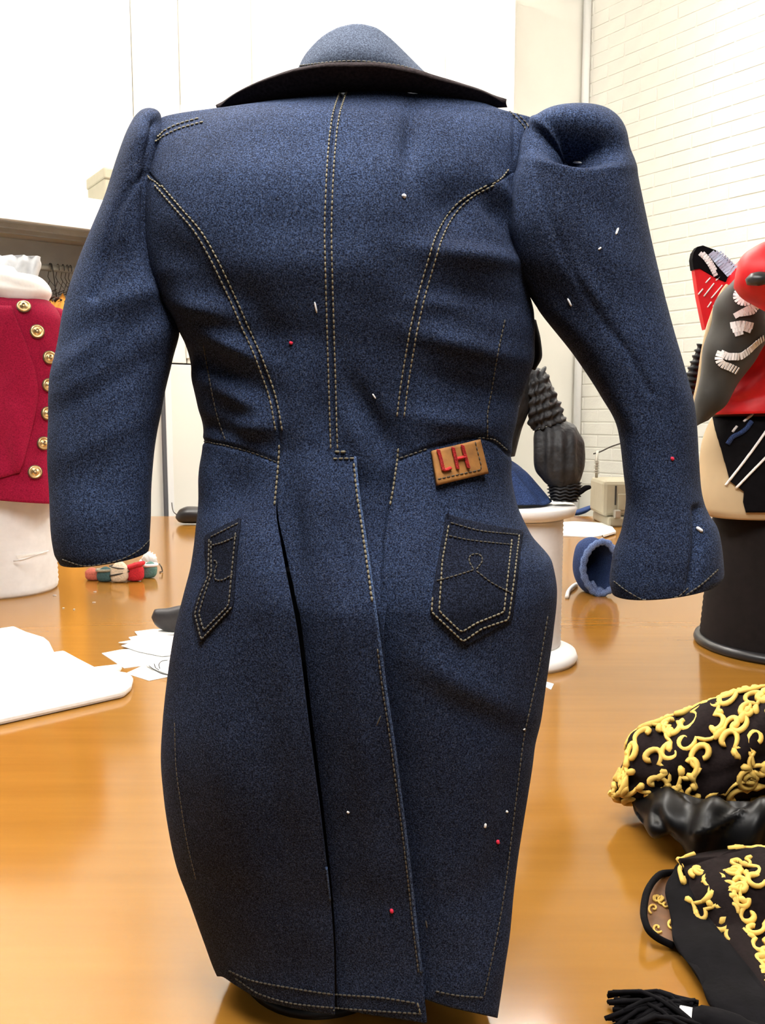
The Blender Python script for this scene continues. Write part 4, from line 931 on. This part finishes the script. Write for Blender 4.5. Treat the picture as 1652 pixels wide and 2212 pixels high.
make('thread_post', tube([(xl + .012, my_ + .05, TZ + zz), (xl + .012, my_ + .05, zs2)], .005, 8), M['steel'], t)
make('thread_guide', tube(cat([(xl + .0, my_ + .05, zs2 - .01), (xl + .02, my_ + .05, zs2 - .004), (xl + .05, my_ + .04, zs2 + .012), (xl + .10, my_ + .03, zs2 + .03)], 14), .0025, 6), M['dark_wire'], t)
for k in range(3): make('tension_spring', tube([(xl + .012 + .008 * math.cos(a), my_ + .05 + .008 * math.sin(a), TZ + zz + .012 + .016 * k + .001 * a) for a in np.linspace(0, 12, 40)], .0012, 5), M['steel'], t)
make('presser_foot', box((xl + .04, my_ - .1, TZ + .04), (.02, .02, .025), None, .003), M['steel'], t, smooth=False)
# --- black cone with beige form and red-black jacket at the right
by3 = on(1640, 1443)[1] + .112; bx3 = at(1692, 1250, by3)[0]; c3 = np.array([bx3, by3, TZ])
h3 = at(1692, 1112, by3)[2] - TZ
t = thing('thread_cone', 'large black brown thread cone under the red and black jacket at the right', 'cone', c3)
make('thread_winding', lathe(cone_prof(.112, h3, 40, .03, .10, .0010), 72, c3), M['black_cone'], t)
make('rim', lathe([(.100, 0), (.119, .001), (.121, .006), (.119, .012), (.112, .014), (.1, .01), (.1, 0)], 72, c3), M['black_plastic'], t)
BF = Cloth([(1566, 884, 1768, 884, by3, .05), (1540, 899, 1788, 899, by3, .08), (1512, 980, 1812, 980, by3, .098), (1508, 1050, 1815, 1050, by3, .102), (1512, 1092, 1812, 1092, by3, .102), (1522, 1108, 1802, 1108, by3, .098)], 2.1)
bfv = BF.mesh(50, 72, cap0=True, cap1=True)
t = thing('dress_form', 'beige jersey dress form under the red and black jacket', 'dress form', (bx3, by3, TZ + h3 + .001))
make('torso', bfv, M['beige_form'], t)
tf = bvh(bfv)
RJY = by3
t = thing('red_black_jacket', 'scarlet and black jacket with silver sequins and white piping at the right', 'jacket', (bx3, by3, BF(.0, 0.0)[2]))
RB = Cloth([(1600, 560, 1790, 560, RJY, .05), (1560, 610, 1830, 610, RJY, .08), (1545, 700, 1840, 700, RJY, .098), (1540, 800, 1830, 800, RJY, .1), (1536, 870, 1835, 865, RJY, .106), (1534, 896, 1838, 888, RJY, .108)], 2.2)
rbv = RB.mesh(60, 72, 0, 1, lambda px, py: groove(px, py, [(1600, 850), (1660, 800)], 12, -4) + groove(px, py, [(1590, 870), (1650, 855)], 10, 3), cap0=True)
make('jacket_body', rbv, M['scarlet'], t, solid=.002)
SV = Cloth([(1590, 597, 1622, 606, 1.12, .012), (1562, 628, 1652, 640, 1.12, .036), (1538, 682, 1664, 706, 1.12, .044), (1520, 750, 1638, 768, 1.12, .042), (1509, 825, 1596, 826, 1.12, .036), (1497, 885, 1560, 880, 1.12, .028), (1494, 925, 1530, 908, 1.12, .020)], 2.1)
svv = SV.mesh(70, 48, 0, 1, lambda px, py: .003 * np.exp(-((px - 1550) / 30) ** 2) * np.sin(py * .06), cap0=True, cap1=True)
make('sleeve', svv, M['grey_black'], t, label='black velvet sleeve with silver sequin motifs')
tsv = bvh(svv)
P = [SV(x, -math.pi / 2) for x in np.linspace(.06, .97, 30)]; make('piping', tube(np.array(P), .0028, 6), M['beige_form'], t, label='pale edge piping on the sleeve')
def sequins(tree, lines, w, mat, name, off=.0015, Y=None):
    vf = []
    for ln in lines:
        Q = polyres(cat(ln, 60) if len(ln) > 2 else ln, 6.0)
        for k in range(len(Q)):
            d = Q[min(k + 1, len(Q) - 1)] - Q[max(k - 1, 0)]; an = math.atan2(d[1], d[0])
            if tree is not None:
                h = hit(tree, *Q[k])
                if h is None: continue
                p, n = h
            else: p, n = at(Q[k][0], Q[k][1], Y), np.array([0, -1.0, 0])
            tx = np.array([math.cos(an), 0, -math.sin(an)]); tx -= n * np.dot(tx, n); tx /= np.linalg.norm(tx); ty = np.cross(n, tx)
            kk = random.uniform(-.35, .35); n2 = n * math.cos(kk) + tx * math.sin(kk); tx2 = tx * math.cos(kk) - n * math.sin(kk)
            vf.append(box(p + n * off, (.0032, w, .0008), [tx2, ty, n2]))
    if vf: return make(name, join(*vf), mat, t, smooth=False, kind='stuff')
circ = [(1606 + 17 * math.cos(a), 641 + 15 * math.sin(a)) for a in np.linspace(0, 6.3, 14)]
sequins(tsv, [circ, [(1594, 636), (1618, 646)], [(1598, 648), (1614, 650)]], .007, M['sequin'], 'sequin_motif')
sequins(tsv, [[(1588, 682), (1606, 672), (1628, 661)], [(1600, 678), (1622, 674), (1636, 660)]], .007, M['sequin'], 'sequin_motif')
sequins(tsv, [[(1580, 703), (1600, 700), (1622, 704)], [(1584, 712), (1604, 708), (1618, 712)], [(1588, 720), (1600, 716)]], .008, M['sequin'], 'sequin_motif')
sequins(tsv, [[(1590, 800), (1574, 792), (1560, 786), (1552, 774), (1556, 762)], [(1558, 764), (1574, 770), (1594, 770), (1612, 760), (1632, 742), (1652, 726), (1680, 705)]], .009, M['sequin'], 'sequin_scroll')
# collar wing standing out to the left of the jacket
wy = 1.20
wing = lambda pts, y, th: prism(np.array([at(a, b, y) for a, b in pts]), (0, th, 0))
make('collar_wing', wing([(1499, 578), (1512, 577), (1550, 600), (1580, 612), (1585, 640), (1556, 660), (1530, 690), (1523, 712), (1518, 690), (1508, 640)], wy, .012), M['scarlet'], t, smooth=False)
make('wing_tip', wing([(1495, 560), (1498, 545), (1506, 533), (1518, 530), (1545, 540), (1580, 566), (1592, 584), (1582, 614), (1550, 602), (1512, 580), (1498, 582)], wy - .002, .013), M['black_cloth'], t, smooth=False)
sequins(None, [[(1512, 549), (1520, 556), (1532, 572), (1544, 594)], [(1518, 549), (1530, 562), (1542, 582)]], .006, M['sequin'], 'sequin_row', Y=wy - .003)
sequins(None, [[(1536, 548), (1556, 572), (1574, 592)], [(1544, 548), (1562, 568), (1580, 588)], [(1552, 549), (1568, 564), (1584, 580)]], .009, M['blue_sequin'], 'sequin_block', Y=wy - .003)
make('slash_thread', join(*[tube([at(a, b, wy - .001), at(c, d, wy - .001)], .0011, 5) for a, b, c, d in ((1524, 611, 1534, 600), (1520, 640, 1542, 612), (1536, 644, 1560, 616), (1508, 636, 1518, 624), (1540, 662, 1562, 634), (1546, 606, 1554, 598), (1528, 664, 1536, 652))]), M['white_cloth'], t, kind='stuff')
BR = Cloth([(1508, 744, 1520, 746, 1.19, .006), (1494, 780, 1514, 784, 1.19, .010), (1480, 818, 1508, 824, 1.19, .012), (1474, 848, 1500, 860, 1.19, .012), (1484, 878, 1496, 890, 1.19, .008)], 2)
make('braid_edge', BR.mesh(50, 20, 0, 1, lambda px, py: .003 * np.sin(py * .5), cap0=True, cap1=True), M['charcoal_cloth'], t)
RS = Cloth([(1584, 622, 1588, 590, 1.03, .010), (1600, 642, 1598, 560, 1.03, .030), (1626, 658, 1624, 538, 1.03, .045), (1666, 676, 1662, 521, 1.03, .055), (1720, 680, 1720, 514, 1.03, .05), (1760, 650, 1760, 540, 1.03, .02)], 2.1)
rsv = RS.mesh(40, 40, 0, 1, cap0=True, cap1=True)
make('shoulder_puff', rsv, M['scarlet'], t)
h = hit(bvh(rsv), 1638, 602)
if h is not None: make('puff_button', lathe([(0, -.008), (.012, -.006), (.014, 0), (.009, .006), (0, .008)], 16, h[0]), M['black_plastic'], t)
# black tail panels over the form with white piping
bt = patch(tf, [(1543, 903), (1548, 930), (1562, 980), (1578, 1040), (1606, 1062), (1604, 1084), (1610, 1106)], [(1740, 903), (1745, 940), (1750, 990), (1752, 1040), (1750, 1070), (1748, 1090), (1745, 1106)], 40, 40, .004)
make('tail_panel', bt, M['black_cloth'], t, solid=.002); tbp = bvh(bt)
for ln in ([(1568, 1048), (1600, 1006), (1630, 965), (1665, 915)], [(1590, 1054), (1620, 1022), (1665, 975)], [(1583, 934), (1592, 922)], [(1606, 912), (1630, 893)]):
    P = lay(bvh(bt, bfv), polyres(ln, 4), .0022)
    if len(P) > 1: make('piping', tube(P, .0018, 6), M['white_cloth'], t)
P = lay(tbp, cat([(1572, 960), (1584, 944), (1600, 936), (1612, 926), (1622, 912)], 20), .002)
if len(P) > 3: make('blue_trim', tube(P, .0035, 6), M['denim_blue'], t)
# ================================================================== gold brocade jackets at the lower right
def scrolls(cl, count, mat, parent, x0, x1, size=.014, r=.0016, th0=-2.2, th1=2.2, seed=3, name='gold_scroll'):
    rg = random.Random(seed); vf = []; pts = []
    tries = 0
    while len(pts) < count and tries < count * 120:
        tries += 1
        x = rg.uniform(x0, x1); th = rg.uniform(th0, th1); p = cl(x, th)
        if all(np.linalg.norm(p - q) > size * .47 for q, _, _ in pts): pts.append((p, x, th))
    def spiral(R, turns, sgn):
        return [np.array([R * (1 - .72 * q) * math.cos(sgn * 6.283 * turns * q), R * (1 - .72 * q) * math.sin(sgn * 6.283 * turns * q)]) for q in np.linspace(0, 1, 16)]
    for p, x, th in pts:
        ex = (cl(min(x + .01, 1), th) - cl(max(x - .01, 0), th)) / .02; et = (cl(x, th + .02) - cl(x, th - .02)) / .04
        lx = np.linalg.norm(ex) + 1e-6; lt = np.linalg.norm(et) + 1e-6
        rot = rg.uniform(0, 6.283); R1_ = size * rg.uniform(.20, .28); R2_ = size * rg.uniform(.15, .24); L = size * rg.uniform(.3, .6); s1 = rg.choice((-1, 1)); s2 = rg.choice((-1, 1))
        A_ = [q + np.array([-L / 2 - 0 * R1_, -s1 * 0]) for q in spiral(R1_, rg.uniform(.7, 1.0), s1)]
        A_ = [np.array([-(q[1]) * s1 * 0 + q[0], q[1]]) for q in A_]
        mid = [np.array([t_ * L - L / 2 + R1_, .22 * L * math.sin(3.14 * t_) * s1]) for t_ in (0.12, .3, .5, .7, .88)]
        B_ = [np.array([L / 2 + R1_ + R2_ - q[0], q[1] * s2]) for q in spiral(R2_, rg.uniform(.65, .95), 1)]
        P2 = A_[::-1] + mid + B_
        P2 = [np.array([q[0] * math.cos(rot) - q[1] * math.sin(rot), q[0] * math.sin(rot) + q[1] * math.cos(rot)]) for q in P2]
        def put(P2, rr):
            path = np.array([cl(np.clip(x + q[0] / lx, 0.005, .995), th + q[1] / lt) for q in P2]); c = cl(x, 0) * .5 + cl(x, math.pi) * .5
            nn = path - c; nn /= np.linalg.norm(nn, axis=1, keepdims=True) + 1e-9
            vf.append(tube(path + nn * r * .45, rr, 6))
        n_ = len(P2); put(P2, r * (1 + .25 * np.sin(np.linspace(0, 9, n_))))
        for k_ in range(rg.choice((1, 2, 2))):                       # leaf buds off the stem
            q0 = P2[rg.choice((15, 17, 19, 21))]; a_ = rg.uniform(0, 6.283); l_ = size * rg.uniform(.16, .3)
            put([q0 + np.array([math.cos(a_ + .5 * u_), math.sin(a_ + .5 * u_)]) * l_ * u_ for u_ in (0, .35, .7, 1)], r * np.array([.7, 1.3, 1.5, .6]))
    return make(name, join(*vf), mat, parent, kind='stuff')
yb1 = .681
UB = Cloth([(1319, 1714, 1326, 1700, yb1, .006), (1340, 1727, 1346, 1648, yb1 + .01, .022), (1376, 1728, 1368, 1590, yb1 + .015, .034), (1424, 1738, 1430, 1560, yb1 + .015, .042), (1490, 1752, 1482, 1540, yb1 + .015, .048), (1556, 1748, 1546, 1516, yb1 + .012, .052), (1630, 1722, 1618, 1492, yb1 + .012, .056), (1720, 1722, 1710, 1486, yb1 + .012, .056), (1800, 1712, 1790, 1520, yb1 + .012, .04)], 1.75)
bz = on(1500, 1790)
t = thing('brocade_jacket', 'black jacket with bright gold scroll embroidery heaped on the table, the farther of two', 'jacket', (at(1560, 1750, yb1)[0], yb1, TZ))
make('brocade_cloth', UB.mesh(80, 72, 0, 1, lambda px, py: .003 * np.sin(px * .045 + py * .03) + groove(px, py, [(1340, 1690), (1420, 1700), (1520, 1690), (1650, 1640)], 16, 4), cap0=True, cap1=True), M['brocade'], t)
scrolls(UB, 230, M['gold'], t, .02, .80, .040, .0021, -2.3, 2.3, 5)
yl1 = .62
UL = Cloth([(1364, 1735, 1376, 1716, .668, .006), (1372, 1768, 1410, 1706, .652, .020), (1388, 1776, 1440, 1712, .645, .024), (1432, 1800, 1470, 1720, .632, .026), (1500, 1846, 1510, 1730, .614, .020), (1580, 1866, 1580, 1735, .608, .020), (1660, 1868, 1660, 1735, .606, .020), (1740, 1860, 1740, 1730, .606, .020)], 2.1)
make('satin_lining', UL.mesh(60, 48, 0, 1, lambda px, py: .004 * np.sin(px * .06 + py * .02) + groove(px, py, [(1500, 1800), (1560, 1780), (1600, 1750)], 8, -5) + groove(px, py, [(1420, 1760), (1440, 1810)], 12, 6), cap0=True, cap1=True), M['satin'], t, label='glossy black satin lining')
yb2 = .575
LB = Cloth([(1462, 1862, 1640, 1838, .572, .010), (1478, 1905, 1700, 1850, .555, .022), (1480, 1960, 1730, 1930, .543, .034), (1502, 2030, 1760, 2000, .512, .036), (1540, 2110, 1790, 2090, .480, .036), (1590, 2190, 1820, 2180, .450, .034), (1650, 2290, 1840, 2290, .415, .03)], 2.1)
t = thing('brocade_jacket', 'black jacket with pale gold scroll embroidery sliding off the right edge, the nearer of two', 'jacket', (at(1650, 2150, yb2)[0], yb2 - .03, TZ))
make('brocade_cloth', LB.mesh(80, 60, 0, 1, lambda px, py: .003 * np.sin(px * .05 - py * .02), cap0=True, cap1=True), M['brocade'], t)
scrolls(LB, 190, M['gold'], t, .03, .97, .031, .0016, -2.3, 2.3, 9)
BB = Cloth([(1455, 1880, 1482, 1866, .578, .008), (1440, 1930, 1500, 1910, .555, .016), (1445, 1980, 1510, 1960, .532, .018), (1462, 2030, 1545, 2010, .508, .020), (1505, 2100, 1600, 2080, .475, .020), (1552, 2180, 1660, 2160, .445, .020), (1610, 2290, 1730, 2290, .405, .018)], 2.1)
make('black_border', BB.mesh(60, 36, 0, 1, lambda px, py: .0015 * np.sin(py * .05), cap0=True, cap1=True), M['black_cloth'], t, label='plain black border of the nearer jacket')
lpx = [(1466, 1884), (1434, 1886), (1410, 1904), (1394, 1938), (1390, 1972), (1398, 2004), (1420, 2026), (1452, 2042)]
P = np.array([on(a, b, TZ + .0035 + .012 * math.sin(i_ / 29 * math.pi)) for i_, (a, b) in enumerate(cat(lpx, 30))])
make('loop_cord', tube(P, .0024, 8), M['black_cloth'], t)
oz = np.array([on(a, b, TZ + .0035) for a, b in cat(lpx, 14)] + [on(a, b, TZ + .0035) for a, b in ((1476, 2030), (1490, 1960), (1480, 1900))])
make('organza_insert', prism(oz, (0, 0, .002)), M['organza'], t, label='brown organza insert inside the cord loop', smooth=False)
rg = random.Random(4)
on2 = lambda a, b, _: on(a, b, TZ + .0062)
for k in range(9):
    cx, cy = rg.uniform(1408, 1462), rg.uniform(1930, 2010); p = [on2(cx + 12 * (1 - q) * math.cos(7 * q + k), cy + 12 * (1 - q) * math.sin(7 * q + k), None) for q in np.linspace(0, .9, 14)]
    make('gold_curl', tube(np.array(p), .0008, 5), M['gold'], t)
# --- black fringe tassel at the bottom
rg = random.Random(8)
t = thing('fringe_tassel', 'black fringe tassel lying on the table below the nearer brocade jacket', 'tassel', on(1440, 2190))
root_ = on(1500, 2215, TZ + .010); vf = []
for k in range(70):
    e = np.array([1310 + rg.uniform(-4, 70), 2142 + rg.uniform(0, 95)]); e = on(e[0], e[1], TZ + rg.uniform(.002, .014)); b = root_ + np.array([rg.uniform(-.006, .008), rg.uniform(-.014, .014), rg.uniform(-.006, .006)])
    m = (e + b) / 2 + np.array([0, 0, rg.uniform(.002, .01)]); vf.append(tube(cat([b, m, e], 6), .0013, 5))
make('fringe_strands', join(*vf), M['black_cloth'], t, kind='stuff')
make('tassel_head', tube(cat([root_ + np.array([-.006, .004, 0]), root_ + np.array([.012, -.004, .002]), root_ + np.array([.03, -.012, .0])], 12), [.007] * 3 + [.009] * 6 + [.008] * 3, 14), M['black_cloth'], t)
make('tassel_band', tube(np.array([root_ + np.array([-.004, .003, 0]) + q for q in (np.array([-.003, .0013, 0]), np.array([.003, -.0013, 0]))]), .0078, 14), M['sequin'], t)
# --- small things on the near table
sheet('paper_scrap', 'tiny white paper scrap on the table at the foot of the white spool', 'paper scrap', [(1164, 1469), (1196, 1478), (1190, 1490), (1166, 1478)], .0006, M['paper'])
for i, (x, y, L, a) in enumerate(((118, 1286, 8, -10), (205, 1278, 6, 10), (203, 1301, 7, 5), (137, 1313, 4, 0), (160, 1316, 4, 40), (445, 1382, 6, 5))):
    p = on(x, y, TZ + .0008); d = np.array([math.cos(math.radians(a)), math.sin(math.radians(a)), 0]) * L / F * p[1] / 2
    tag(make('thread_snip', tube([p - d, p, p + d], .0008, 5), M['lint_white']), ['pale thread snip on the table right of the white cone, nearest to it', 'pale thread snip just in front of the salmon felt piece', 'pale thread snip in front of the felt row, the nearer of two', 'tiny pale thread snip between white cone and white fabric, left one', 'tiny pale thread snip between white cone and white fabric, right one', 'pale thread snip by the left pocket'][i], 'thread', None) if i < 5 else None
